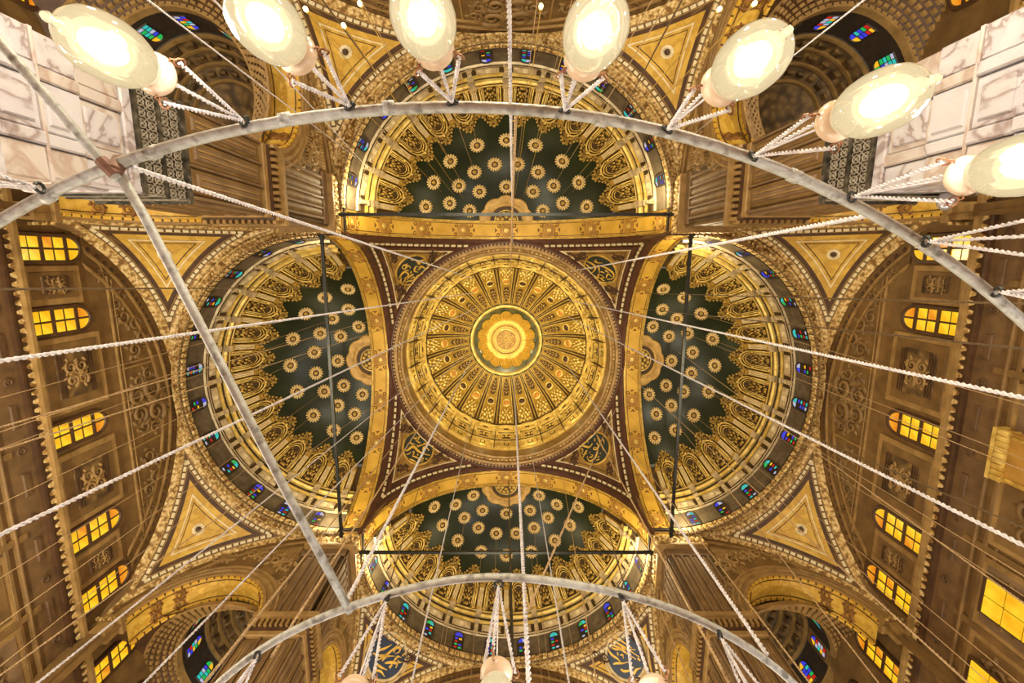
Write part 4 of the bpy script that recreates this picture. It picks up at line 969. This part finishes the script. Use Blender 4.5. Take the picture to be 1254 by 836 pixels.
for i, (sx, sy, nm) in enumerate(((-1, 1, 'lower left'), (1, 1, 'lower right'), (-1, -1, 'upper left'), (1, -1, 'upper right'))):
    o = CD if i == 0 else tree_copy(CD)
    o.location = (16.4 * sx, 16.4 * sy, 0); o.rotation_euler = (0, 0, (0, -pi / 2, pi / 2, pi)[i])
    tagp(o, 'small dark corner dome with coloured windows, seen through the %s arch' % nm, 'dome', 'corner domes')

# ---------------------------------------------------------------- outer walls with cornices, carved panels and windows
def scroll_row(par, pts, m):
    for (y, z, sc, a) in pts: obj('scroll', scroll(m), None, par, M=frame((10.4, y, z), (-1, 0, 0)) @ RZ(a) @ Matrix.Scale(sc, 4))
WX = 10.4
def wbox(g, y0, y1, z0, z1, d0, d1, b=.0):
    mp = lambda s, z, d: (WX - d, s, z); fbox(g, mp, y0, y1, z0, z1, d0, d1, b)
mat('carved_scroll', [(.3, (104, 78, 42)), (.7, (138, 108, 62))], 3, .6, 0, .3, 9)
mat('frieze_brown', [(.3, (90, 66, 38)), (.7, (118, 88, 52))], 2, .6, 0, .2, 8)
mat('boss_brown', [(.3, (78, 54, 30)), (.7, (104, 76, 44))], 2, .6, 0, .2, 8)
def build_wall(side):
    root = thing('wall_%s' % side, kind='structure')
    zw = 21.85
    g = G(); g.grid(lambda i, j: (WX, -21.5 + 43 * i, 33 * j), 2, 2); obj('masonry', g, brown, root)
    g = G(); wbox(g, -21, 21, zw - .12, zw + .06, 0, .5); obj('cornice_shelf', g, brown_light, root)
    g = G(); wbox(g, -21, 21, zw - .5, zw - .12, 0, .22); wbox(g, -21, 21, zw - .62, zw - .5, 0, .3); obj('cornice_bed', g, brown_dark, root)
    g = G()
    for k in range(105): g.poly([(-.14, 0), (.14, 0), (.06, -.22), (-.06, -.22)], 0, .08, frame((WX - .22, -20.8 + .4 * k, zw - .13), (-1, 0, 0)))
    obj('dentil_row', g, gold_lace, root, kind='stuff')
    g = G(); wbox(g, -21, 21, zw - 1.9, zw - .62, 0, .08); obj('frieze', g, MATS['frieze_brown'], root)
    for y in [-9.3 + 1.55 * k for k in range(13)]:
        g = G(); M = frame((WX - .08, y, zw - 1.1), (-1, 0, 0))
        g.lathe([(.2, 0), (.2, .05), (.14, .08), (.12, .03), (.06, .03), (0, .08)], 16, M=M) if int(round((y + 9.3) / 1.55)) % 2 == 0 else wbox(g, y - .55, y + .55, zw - 1.25, zw - .95, .08, .16, .05)
        obj('frieze_boss', g, MATS['boss_brown'], root)
    g = G(); wbox(g, -21, 21, zw - 2.05, zw - 1.9, 0, .2, .05); wbox(g, -21, 21, zw - 2.5, zw - 2.3, 0, .14, .04); wbox(g, -21, 21, zw - 2.9, zw - 2.75, 0, .1, .03); obj('string_course', g, brown, root)
    # carved panels between the windows
    for y0, y1, z1 in ((-4.65, -.95, 25.5), (.95, 4.65, 25.5), (6.15, 8.0, 24.9), (-8.0, -6.15, 24.9)):
        g = G(); wbox(g, y0, y1, zw + .2, z1, 0, .14, .05); p = obj('carved_panel', g, brown_light, root)
        g = G(); wbox(g, y0 + .3, y1 - .3, zw + .5, z1 - .3, .14, .18, .03); obj('panel_step', g, brown, p)
        m = .72 if y1 - y0 > 3 else .5; g = G(); wbox(g, y0 + m, y1 - m, zw + .95, z1 - .75, .16, .22, .03); obj('panel_field', g, brown_relief, p)
        g = G(); n = int((y1 - y0 - 2 * m) / .13)
        for k in range(7):
            for e in (0, 1):
                z = zw + 1.0 + .07 * k if e == 0 else z1 - .8 - .07 * k
                if k % 2 == 0 and k < 6: wbox(g, y0 + m + .05, y1 - m - .05, z, z + .045, .2, .27)
        obj('panel_stripes', g, brown_dark, p, kind='stuff')
        for dz, a in ((.35, 0), (-.35, pi)):
            obj('scroll', scroll(brown_light), None, p, M=frame((WX - .22, (y0 + y1) / 2, (zw + z1) / 2 + .1 + dz * .8), (-1, 0, 0)) @ RZ(a) @ Matrix.Scale(min(1.3, (y1 - y0 - 2 * m) * .85), 4))
    # lunette: bordered fields following the arch
    zl = lambda y, d: 21.2 + (9.0 - d) * sqrt(max(0, 1 - (y / (10.3 - d)) ** 2))
    for d0 in (.35, 1.0):
        g = G()
        g.sweep([(0, 0), (0, .12), (.12, .12), (.12, 0)], lambda t, d, p: (WX - p, (9.95 - d0) * (2 * t - 1), max(25.2, zl((9.95 - d0) * (2 * t - 1), d0 + d))), 60); obj('lunette_border', g, brown_light, root)
    g = G()
    for k in range(56):
        y = -9.6 + 19.2 * (k + .5) / 56; M = frame((WX - .02, y, zl(y, .16)), (-1, 0, 0)); g.dome((0, 0, 0), (.14, .13, .08), 6, 2, M)
    obj('leaf_border', g, brown_dark, root, True, kind='stuff')
    for y in (-6.6, -2.3, 2.3, 6.6):
        g = G(); wbox(g, y - .05, y + .05, 26.6, min(29.6, zl(y, 1.05)), 0, .1, .02); obj('field_rail', g, brown_light, root)
    g = G(); wbox(g, -7.4, 7.4, 26.4, 26.52, 0, .1, .02); wbox(g, -7.2, 7.2, 26.7, 26.76, 0, .08, .02); obj('field_rail', g, brown_light, root)
    scroll_row(root, [(0, 28.6, 2.9, 0), (0, 27.4, 2.2, pi), (-1.5, 28.0, 1.6, 1.2), (1.5, 28.0, 1.6, -1.2), (-3.5, 28.0, 1.8, .9), (3.5, 28.0, 1.8, -.9), (-4.9, 27.6, 1.7, 2.2), (4.9, 27.6, 1.7, -2.2), (-6.1, 27.1, 1.2, .9), (6.1, 27.1, 1.2, -.9), (-7.6, 26.3, 1.0, .7), (7.6, 26.3, 1.0, -.7), (0, 29.6, 1.3, 0)], MATS['carved_scroll'])
    # lower wall
    for k, y in enumerate((-17.5, -13.0, -9.0, -5.6, -1.9, 1.9, 5.6, 9.0, 13.0, 17.5)):
        g = G(); wbox(g, y - 1.55, y + 1.55, 16.6, 19.4, 0, .12, .05); p = obj('lower_panel', g, brown_light, root)
        g = G(); wbox(g, y - 1.3, y + 1.3, 16.85, 19.15, .12, .16, .03); obj('panel_field', g, brown if k % 2 else brown_grey, p)
        obj('scroll', scroll(brown), None, p, M=frame((WX - .16, y, 18.0), (-1, 0, 0)) @ Matrix.Scale(1.9, 4))
        g = G(); wbox(g, y - 1.55, y + 1.55, 2.0, 14.0, 0, .12, .05); obj('lower_panel', g, brown_light, root)
    for y in (-11.0, -7.3, -3.75, 0, 3.75, 7.3, 11.0, 15.2, -15.2):
        g = G(); wbox(g, y - .16, y + .16, 0, 20.4, 0, .16, .05); obj('pilaster', g, brown, root)
    g = G(); wbox(g, -21, 21, 15.3, 16.2, 0, .3, .1); wbox(g, -21, 21, 16.2, 16.4, 0, .2, .05); obj('string_course', g, brown, root)
    return root
WALLS = {}
for i, (nm, th, s) in enumerate(BAYS):
    o = build_wall(nm) if i == 0 else tree_copy(WALLS['left'])
    o.name = 'wall_%s' % nm; WALLS[nm] = o
    o.location = bay_pt(th, 0, 0, 0); o.rotation_euler = (0, 0, th); o.scale = (s, 1, 1); o['kind'] = 'structure'
    o['label'] = {'left': 'carved brown wall with yellow windows along the left edge', 'right': 'darker carved brown wall with yellow windows along the right edge', 'rear': 'brown wall behind the lamps at the top edge', 'front': 'brown wall below the front half dome'}[nm]
    if i == 0: remap()

# windows: arched, in three lights
def window_meshes():
    pane = G(); pane.box((0, 0, 0), (.04, .48, .52)); pm = mesh('pane', pane, win_y); pm2 = mesh('pane', pane, win_o)
    fan = G(); fan.poly([(0, 0)] + [(.5 * cos(pi / 2 * t / 6), .62 * sin(pi / 2 * t / 6)) for t in range(7)], -.02, .02); fm = mesh('pane', fan, win_y); fm2 = mesh('pane', fan, win_o)
    fr = G(); hw = .62
    P = [(0, -hw, 0), (0, -hw, 2.42)] + [(0, -hw * cos(pi * t / 12), 2.42 + .72 * sin(pi * t / 12)) for t in range(1, 12)] + [(0, hw, 2.42), (0, hw, 0)]
    fr.tube(P, .12, 6)
    for z in (1.16, 2.36): fr.box((0, 0, z), (.18, 1.2, .17))
    for z in (.58, 1.77): fr.box((0, 0, z), (.08, 1.2, .05))
    fr.box((0, 0, 1.5), (.1, .07, 3.0)); fr.box((0, 0, .03), (.16, 1.3, .08))
    fr.add([(.03, -hw, 0), (.03, hw, 0), (.03, hw, 2.5), (.03, -hw, 2.5)], [(0, 1, 2, 3)])
    return pm, pm2, fm, fm2, mesh('window_frame', fr, brown_dark)
WM = window_meshes()
wn = [0]
def window(side, th, s, y, z=21.97, lab=''):
    wn[0] += 1
    r = thing('window_%d' % wn[0], kind='structure', loc=bay_pt(th, (WX - .08) * s, y, z), rz=th)
    r['label'] = lab or 'lit yellow arched window of the %s wall' % side
    obj('window_frame', WM[4], None, r)
    rr = random.Random(wn[0] * 7)
    for zi in (.31, .87, 1.47, 2.06):
        for yy in (-.29, .29):
            obj('pane', WM[0] if rr.random() < .9 else WM[1], None, r, M=T((-.02, yy, zi)) @ Matrix.Diagonal((1, 1, .5 / .52, 1)))
    for sg in (1, -1):
        M = Matrix(((0, 0, -1, -.02), (sg, 0, 0, sg * .05), (0, 1, 0, 2.45), (0, 0, 0, 1)))
        obj('pane', WM[3] if rr.random() < .5 else WM[2], None, r, M=M)
    return r
for nm, th, s in BAYS:
    for y in (-8.75, -5.4, 0, 5.4, 8.75, 12.9, 16.4, 19.9, -12.9, -16.4, -19.9): window(nm, th, s, y)
def low_window(th, s, y, z1=18.9):
    wn[0] += 1
    r = thing('window_%d' % wn[0], kind='structure', loc=bay_pt(th, (WX - .42) * s, y, z1 - 3.2), rz=th); r['label'] = 'tall yellow window low on the right wall'
    g = G(); g.box((0, 0, 1.6), (.1, 1.7, 3.4)); obj('window_frame', g, brown_dark, r)
    for k in range(4):
        for yy in (-.39, .39): g = G(); g.box((-.07, yy, .4 + .78 * k), (.06, .72, .72)); obj('pane', g, win_y, r)
for y in (5.45, 9.3, -5.4, 1.7): low_window(0.0, .86, y) if y > 2 else None

# gilded fixture standing out from the right wall, and a bowl lamp by the upper right pier
fx = thing('gilded_cabinet', 'gilt cabinet with a scalloped crown standing out from the right wall', 'cabinet', loc=(20.1, -.55, 15.3))
g = G(); g.box((-.1, 0, 2.0), (.6, 2.0, 4.0)); obj('body', g, ochre, fx)
g = G(); g.box((-.14, 0, 4.1), (.72, 2.16, .16)); g.box((-.14, 0, 3.62), (.7, 2.1, .08)); obj('crown_rail', g, gold_bright, fx)
for k in range(9): g = G(); g.lathe([(.14, -.3), (.15, .1), (.1, .18), (0, .2)], 8, M=T((-.42, -.94 + .235 * k, 3.84))); obj('scallop', g, gold_bright, fx, True)
for y in (-.85, .85): g = G(); g.box((-.43, y, 1.8), (.1, .12, 3.4)); obj('stile', g, gold, fx)
bl = thing('bowl_lamp', 'small silvery bowl lamp beside the foot of the upper right pier', 'lamp', loc=(11.95, -9.8, 14.7))
g = G(); g.lathe([(.0, -.14), (.1, -.13), (.2, -.09), (.26, .0), (.24, .06), (0, .08)], 20); obj('bowl', g, mat('silver_bowl', [(.3, (170, 170, 176)), (.7, (210, 210, 216))], 3, .2, .6, 0), bl, True)
g = G(); g.tube([(0, 0, .06), (0, -.1, .2), (0, -.5, .24)], .03, 6); obj('bracket', g, iron, bl)

# ---------------------------------------------------------------- floor
g = G(); g.grid(lambda i, j: (-24 + 48 * i, -24 + 48 * j, 0), 4, 4); fl = obj('floor', g, carpet); fl['kind'] = 'structure'; fl['label'] = 'carpeted floor of the prayer hall'

boss_rust = mat('rusty_iron', [(.3, (96, 66, 50)), (.7, (140, 106, 86))], 8, .7, .1, .3, 16)
# ---------------------------------------------------------------- chandelier frame: two concentric pipe rings and spokes
CZ, RO, RI = 6.22, 9.3, 4.74; OC = Vector((-.6, -.31, 0))          # the outer ring hangs a little off centre
root = thing('chandelier_frame', 'worn grey pipe frame of the great chandelier, two concentric rings joined by spokes', 'chandelier', loc=(0, 0, CZ))
def ring(r, tr, n, name):
    g = G(); rr = random.Random(int(r * 10))
    off = OC if r > 9 else Vector((0, 0, 0))
    ph = [rr.uniform(0, 6) for _ in range(3)]
    for i in range(n):
        pass
    pts = [tuple(off + Vector(q_)) for q_ in [((r + .012 * sin(9 * t + ph[0])) * sin(t), -(r + .012 * sin(9 * t + ph[0])) * cos(t), .012 * sin(13 * t + ph[1])) for t in [2 * pi * i / n for i in range(n + 1)]]]
    g.tube(pts, tr, 9, cap=False); return obj(name, g, pipe_m, root, True)
ro_ = ring(RO, .053, 200, 'outer_ring'); ri_ = ring(RI, .044, 140, 'inner_ring')
for k in range(12):
    a = RAD(-22 + 90 * (k // 1)) if k < 4 else None
    if a is None: continue
    d = Vector((sin(a), -cos(a), 0)); b_ = d.dot(OC); e_ = d * (b_ + sqrt(b_ * b_ - OC.length_squared + RO * RO)); P = [d * RI * .985, d * (RI + 1.5) + Vector((0, 0, -.02)), e_ - d * .5, e_ + Vector((0, 0, -.05))]
    g = G(); g.tube(P, .045, 8); sp = obj('spoke', g, pipe_m, root, True)
    g = G(); g.tube([e_ - d * .08 + Vector((0, 0, -.1)), e_ + d * .05 + Vector((0, 0, .06))], .072, 8); obj('clamp', g, boss_rust, sp)
for a in (-24, -17, 9.2, 21, 30.5, -9, -30, -3):
    a = RAD(a); d = Vector((sin(a), -cos(a), 0)); t = Vector((cos(a), sin(a), 0))
    q = OC; g = G(); g.tube([q + d * RO - t * .05, q + d * RO + t * .05], .064, 9); obj('sleeve', g, pipe_m, ro_, True)
r2 = thing('pipe_rod', 'straight worn pipe running outward from the ring across the marble foot at the upper left', 'pipe', loc=(-3.62, -8.95, CZ - .1))
g = G(); g.tube([(0, 0, 0), (-1.05, -1.35, .05), (-2.3, -3.0, .12)], .045, 8); obj('rod', g, pipe_m, r2, True)
g = G(); g.tube([(-.0, -.03, 0), (-.12, -.16, .0)], .06, 8); obj('rust_sleeve', g, boss_rust, r2)

# ---------------------------------------------------------------- globe lamps hung from the rings
def helix(p, q, r, pitch, sr, n=5, strands=2, seg=7):
    P, Q = Vector(p), Vector(q); L_ = (Q - P).length; t = (Q - P) / L_
    a = t.cross(Vector((0, 0, 1))); a = a if a.length > 1e-3 else Vector((1, 0, 0)); a.normalize(); b = t.cross(a)
    g = G(); k = max(2, int(L_ / pitch * seg))
    for s in range(strands):
        g.tube([P + t * (L_ * i / k) + (a * cos(2 * pi * (i / seg + s / strands)) + b * sin(2 * pi * (i / seg + s / strands))) * r for i in range(k + 1)], sr, n)
    return g
def build_lamp(sc=1.0):
    """origin at the pulley under the ring; hangs straight down"""
    root = thing('globe_lamp')
    zc = -1.5
    g = G(); g.lathe([(0, -.3), (.05, -.297), (.11, -.262), (.155, -.2), (.183, -.11), (.192, 0), (.183, .1), (.16, .18), (.125, .25), (.1, .29), (.098, .31)], 32, M=T((0, 0, zc))); gl = obj('glass_globe', g, glass, root, True)
    g = G(); g.lathe([(0, -.13), (.05, -.11), (.08, -.05), (.085, .02), (.06, .1), (.03, .14), (0, .145)], 16, M=T((0, 0, zc - .02))); obj('glowing_lamp', g, bulb_glow, gl, True)
    g = G(); g.lathe([(0, -.2), (.06, -.19), (.11, -.14), (.135, -.04), (.13, .05), (.1, .12), (.06, .15)], 20, M=T((0, 0, zc - .02))); obj('inner_glow_shell', g, glass, gl, True)  # added glowing shell that softens the light inside the globe
    g = G(); g.lathe([(.0, -.42), (.018, -.41), (.03, -.385), (.018, -.36), (.032, -.34), (.02, -.315), (.035, -.3), (.05, -.285)], 14, M=T((0, 0, zc))); obj('glass_tip', g, glass, gl, True)
    g = G(); g.lathe([(.098, .29), (.11, .3), (.135, .34), (.14, .38), (.12, .42), (.07, .44), (0, .44)], 24, M=T((0, 0, zc))); co = obj('collar', g, ceramic, root, True)
    g = G(); g.lathe([(0, .17), (.07, .175), (.082, .2), (.08, .3), (.02, .31), (0, .31)], 18, M=T((0, 0, zc))); obj('socket', g, iron, co)
    tops = (0, 0, -.06)
    for k in range(3):
        a = 2 * pi * k / 3 + .4; h = Vector((.17 * cos(a), .17 * sin(a), zc + .42))
        g = G(); g.tube([h + Vector((.035 * cos(a) * cos(q) , .035 * sin(a) * cos(q), .045 * sin(q))) for q in [2 * pi * i / 12 * 1.3 - 1.5 for i in range(13)]] , .007, 5); g.tube([(.12 * cos(a), .12 * sin(a), zc + .37), (.16 * cos(a), .16 * sin(a), zc + .34), h + Vector((0, 0, -.04))], .007, 5); obj('hook', g, copper, root)
        obj('chain', helix(tops, h, .009, .1, .0085, 5), rope_white, root)
    g = G(); g.tube([(0, 0, -.06), (0, 0, zc + .44)], .008, 6); obj('wire', g, rope_white, root)
    g = G(); g.tube([(.045 * cos(2 * pi * i / 14), 0, -.03 + .045 * sin(2 * pi * i / 14)) for i in range(15)], .016, 6, cap=False); g.tube([(0, 0, .02), (.02, .0, .1), (0, .0, .16)], .014, 5); obj('pulley', g, iron, root)
    return root
LAMP = build_lamp(); remap()
lamp_first = True
NAMES = ['farthest left, half cut by the left edge', 'second from the left, amber, over the white marble', 'third from the left, beside the yellow soffit', 'fourth from the left, cut by the top edge', 'left of the two middle globes over the rear half dome', 'right of the two middle globes, with a round bright spot', 'before the right yellow soffit', 'with its glass tip against the brown panels at the right', 'with its tip before the right marble pier', 'at the right edge over the marble', 'just past the right edge', 'furthest round the ring on the right']
def lamp_at(x, y, z, rot, label, grp):
    global lamp_first
    o = LAMP if lamp_first else tree_copy(LAMP); lamp_first = False
    o.location = (x, y, z); o.rotation_euler = (0, 0, rot); tagp(o, label, 'lamp', grp); return o
OUT = [((-4.36, -8.87), 'milky glass globe lamp half cut by the left edge, before the marble'), ((-2.39, -9.45), 'amber glass globe lamp with its tip pointing at the upper left corner'), ((-1.42, -9.58), 'glass globe lamp cut by the top edge, left of the yellow triangle'),
       ((-.49, -9.61), 'bright glass globe lamp left of the centre rope, over the rear half dome'), ((.53, -9.54), 'glass globe lamp right of the centre rope, cut by the top edge'), ((1.47, -9.38), 'glass globe lamp before the yellow arch band, right of the rear half dome'),
       ((2.28, -9.15), 'glass globe lamp with its tip touching the right marble pier'), ((3.24, -8.79), 'glass globe lamp at the right edge, over the white marble'), ((4.0, -8.38), 'globe lamp just beyond the right edge, its chains before the yellow window'), ((4.76, -7.9), 'globe lamp beyond the right edge, hung lowest on the ring')]
for (x_, y_), lb in OUT:
    lamp_at(x_, y_, CZ - .06, x_ * .4, lb, 'globe lamps on the outer ring')
INN = [(-36, 'globe lamp under the inner ring at the lower left, before the brown pier'), (-16, 'globe lamp under the inner ring, before the left blue medallion'), (-1, 'globe lamp in the middle of the bottom edge under the inner ring'), (15.5, 'globe lamp at the bottom edge before the right blue medallion'), (30, 'globe lamp under the inner ring at the lower right, before the fluted pier')]
for a, lb in INN:
    a = RAD(a); lamp_at(RI * sin(a), -RI * cos(a), CZ - .06, a * 3, lb, 'globe lamps on the inner ring')

# small bulbs of the rear bay
for i, (x, y, z, d) in enumerate(((-4.9, -13.3, 12, 'first from the left'), (-4.05, -13.2, 12, 'second from the left'), (-3.3, -12.9, 12, 'third from the left'), (-2.95, -13.3, 12, 'left of the bright globe lamp'), (.7, -13.25, 12, 'right of the centre rope'), (1.35, -13.1, 12, 'beside the right middle globe'), (4.3, -13.2, 12, 'above the right yellow triangle'), (5.0, -13.3, 12, 'above the right yellow triangle, outermost'), (12.0, -13.0, 12, 'beside the right marble pier'))):
    r = thing('small_bulb', 'tiny lit bulb on a rod near the top edge, %s' % d, 'lamp', 'tiny bulbs of the rear chandelier', (x, y, z))
    g = G(); g.blob((0, 0, 0), (.05, .05, .07), 8, 6); obj('bulb', g, small_glow, r, True)
    g = G(); lx = (-y - A2) / .914; g.tube([(0, 0, .07), (0, 0, HZ + sqrt(HR * HR - lx * lx - x * x) - z if hypot(lx, x) < 9.6 else 14.0)], .012, 6); g.lathe([(.0, .07), (.04, .07), (.035, .14), (0, .14)], 8); obj('stem', g, gold, r)

# ---------------------------------------------------------------- ropes and wires
ROPES = [
('w', [-3.15, -6.33, 49.2], [-3.55, -9.07, 6.22], 'thick white rope from the spoke end at the upper left to the central oculus'),
('w', [5.79, -6.98, 49.2], [3.55, -8.64, 6.22], 'thick white rope from the right of the outer ring to the central oculus'),
('t', [0.33, -4.51, 49.2], [0.09, -9.62, 6.22], 'twisted rope rising from the ring over the rear half dome'),
('w', [-3.08, -5.0, 49.2], [-5.33, -7.4, 2.23], 'thick white rope crossing the left half dome above its middle to the left edge'),
('w', [5.84, -4.34, 49.2], [5.28, -7.04, 2.23], 'thick white rope crossing the right half dome above its middle to the right edge'),
('w', [-3.1, -3.42, 49.2], [-5.72, -5.44, 2.23], 'white rope slanting across the left wall windows to the lower left edge'),
('w', [6.04, -2.66, 49.2], [5.61, -5.37, 2.23], 'white rope slanting across the right wall windows to the lower right edge'),
('w', [-3.58, 1.8, 49.2], [-1.79, -4.44, 6.22], 'thick white rope from the oculus to the spoke end on the inner ring'),
('w', [5.97, 1.97, 49.2], [2.98, -3.77, 6.22], 'thick white rope from the oculus to the inner ring at the lower right'),
('w', [0.77, 3.37, 49.2], [0.19, -4.63, 4.22], 'twisted rope down the middle of the front half dome to the bottom edge'),
('t', [-3.39, 0.24, 49.2], [-2.68, -3.75, 6.22], 'thin rope from the oculus past the lower left pier to the inner ring'),
('t', [6.4, 4.17, 48.2], [2.36, -3.81, 5.02], 'thin rope before the lower right pier, left of the thick white one'),
('t', [9.65, 4.1, 40.5], [0.24, -4.33, 6.22], 'single rope crossing the front half dome from the lower right medallion'),
('t', [-8.04, 5.55, 41.5], [-3.07, -4.11, 4.12], 'thin rope above the lower left pier, passing the left of the medallion'),
('t', [-3.1, 5.6, 43.0], [-1.38, -2.15, 5.06], 'thin pale rope hanging through the left part of the front half dome'),
('t', [2.25, 8.7, 42.0], [0.9, -2.41, 5.13], 'thin pale rope hanging just right of the centre of the front half dome'),
('t', [4.66, 9.56, 37.0], [1.42, -1.27, 6.25], 'thin rope from a rosette at the right of the front half dome'),
('t', [9.49, 0.55, 44.0], [5.97, -2.84, 4.02], 'thin rope crossing the lower right yellow triangle'),
('t', [10.03, 6.86, 39.0], [4.52, -2.14, 5.14], 'thin rope between the lower right pier and the yellow soffit'),
('t', [8.66, 10.97, 31.0], [3.07, -1.22, 6.49], 'thin rope before the right blue medallion and the small gold arch'),
('t', [-4.24, 1.23, 49.0], [-4.93, -2.86, 4.01], 'thin pale rope crossing the lower left yellow soffit'),
('t', [-4.64, 0.2, 49.0], [-6.44, -2.79, 4.01], 'thin pale rope crossing the lower left corner arch foot'),
('t', [-10.64, 8.0, 33.0], [-4.36, -2.36, 5.25], 'thin pale rope across the lower left pier cornice'),
('t', [-9.93, 2.76, 38.0], [-9.27, -1.02, 6.02], 'thin tan rope crossing the last windows of the left wall'),
('t', [-10.55, -3.58, 38.0], [-8.22, -5.66, 6.01], 'thin tan rope over the middle window of the left wall'),
('t', [-10.2, -2.73, 38.0], [-8.34, -5.3, 6.01], 'second thin tan rope, just under the first, over the left wall'),
('d', [-12.91, -6.25, 36.0], [-7.48, -7.92, 6.05], 'thin dark wire crossing the upper windows of the left wall'),
('d', [10.53, -5.76, 37.0], [7.99, -7.71, 6.02], 'thin dark wire crossing the upper part of the right half dome'),
('d', [10.28, -4.58, 37.0], [8.17, -7.03, 6.02], 'brown doubled wire below the dark one at the right half dome'),
('t', [12.91, -1.48, 36.0], [9.57, -1.73, 6.02], 'thin tan rope reaching the fourth window of the right wall'),
('d', [13.6, 0.79, 35.0], [9.37, -3.74, 6.09], 'thin dark wire over the third window of the right wall'),
('t', [12.89, 3.95, 35.0], [7.03, -0.0, 6.11], 'thin tan rope over the lower right yellow triangle boss'),
('t', [-8.8, -14.14, 30.3], [-5.39, -12.11, 7.04], 'grey twisted rope at the upper left, passing behind the globe lamps'),
('d', [-8.16, -13.59, 30.3], [-5.51, -13.33, 9.02], 'thin brown wire beside the grey rope at the upper left'),
('t', [10.55, -15.18, 30.3], [5.14, -11.97, 7.1], 'grey twisted rope at the upper right, passing between the globe lamps'),
('t', [0.52, -9.43, 39.7], [0.01, -9.89, 4.5], 'grey rope hanging straight down over the rear half dome, to the top edge'),
('d', [-5.7, -16.56, 36.0], [-3.45, -12.97, 9.04], 'thin wire over the upper left yellow triangle'),
('d', [7.12, -16.56, 36.0], [3.09, -12.97, 9.06], 'thin wire over the upper right yellow triangle'),
('i', [0.21, 10.71, 39.6], [0.11, -1.54, 6.18], 'dark iron rod hanging from the crown of the front arch'),
('d', [-7.03, 9.8, 36.5], [-2.28, -1.55, 6.22], 'thin dark wire from the left haunch of the front arch'),
('d', [7.09, 9.45, 36.5], [2.27, -1.52, 6.21], 'thin dark wire from the right haunch of the front arch'),
]
for nm, th, s in BAYS:                                                # fine wires hanging from bosses of the green half domes
    pts = []
    for a, f in ((20.5, 50.8), (-20.5, 50.8), (42.5, 50.8), (-42.5, 50.8), (11, 61.8), (-32, 61.8), (52.5, 61.8)):
        p = hs(RAD(a) * HR, RAD(f) * HR, .2); pts.append(bay_pt(th, p[0] * s, p[1], p[2] + HZ))
    pts.sort(key=lambda q: q[1] if nm in ('left', 'right') else q[0])
    for q, od in zip(pts, ('first', 'second', 'third', 'fourth', 'fifth', 'sixth', 'last')):
        g = G(); g.tube([(0, 0, 0), (0, 0, q[2] - 9.0)], .014, 5)
        o = obj('wire', g, rope_tan); o.location = (q[0], q[1], 9.0)
        tagp(o, 'fine wire from a rosette of the %s half dome, %s from the %s' % (nm, od, 'top' if nm in ('left', 'right') else 'left'), 'wire', 'wires hanging from the %s half dome' % nm)
for kind, A, B, lb in ROPES:
    A, B = Vector(A), Vector(B)
    nm, m = {'w': ('rope', rope_white), 't': ('rope', rope_tan), 'd': ('wire', rope_dark), 'i': ('rod', iron)}[kind]
    if kind == 'w': g = helix(A, B, .0135, .15, .0148, 5, 2, 6)
    elif kind == 't': g = helix(A, B, .009, .14, .011, 4, 2, 5)
    else: g = G(); g.tube([A, (A + B) / 2, B], .02 if kind == 'd' else .045, 6)
    lo = B
    g.v = [(p[0] - lo.x, p[1] - lo.y, p[2] - lo.z) for p in g.v]
    if kind == 't' and 'white' not in lb and 'pale' in lb or 'grey' in lb: m = rope_white
    o = obj(nm, g, m, smooth=(kind in 'wt')); o.location = lo
    tagp(o, lb, 'rope' if nm == 'rope' else ('wire' if nm == 'wire' else 'rod'), {'w': 'white suspension ropes', 't': 'thin hanging ropes', 'd': 'thin dark wires'}.get(kind))
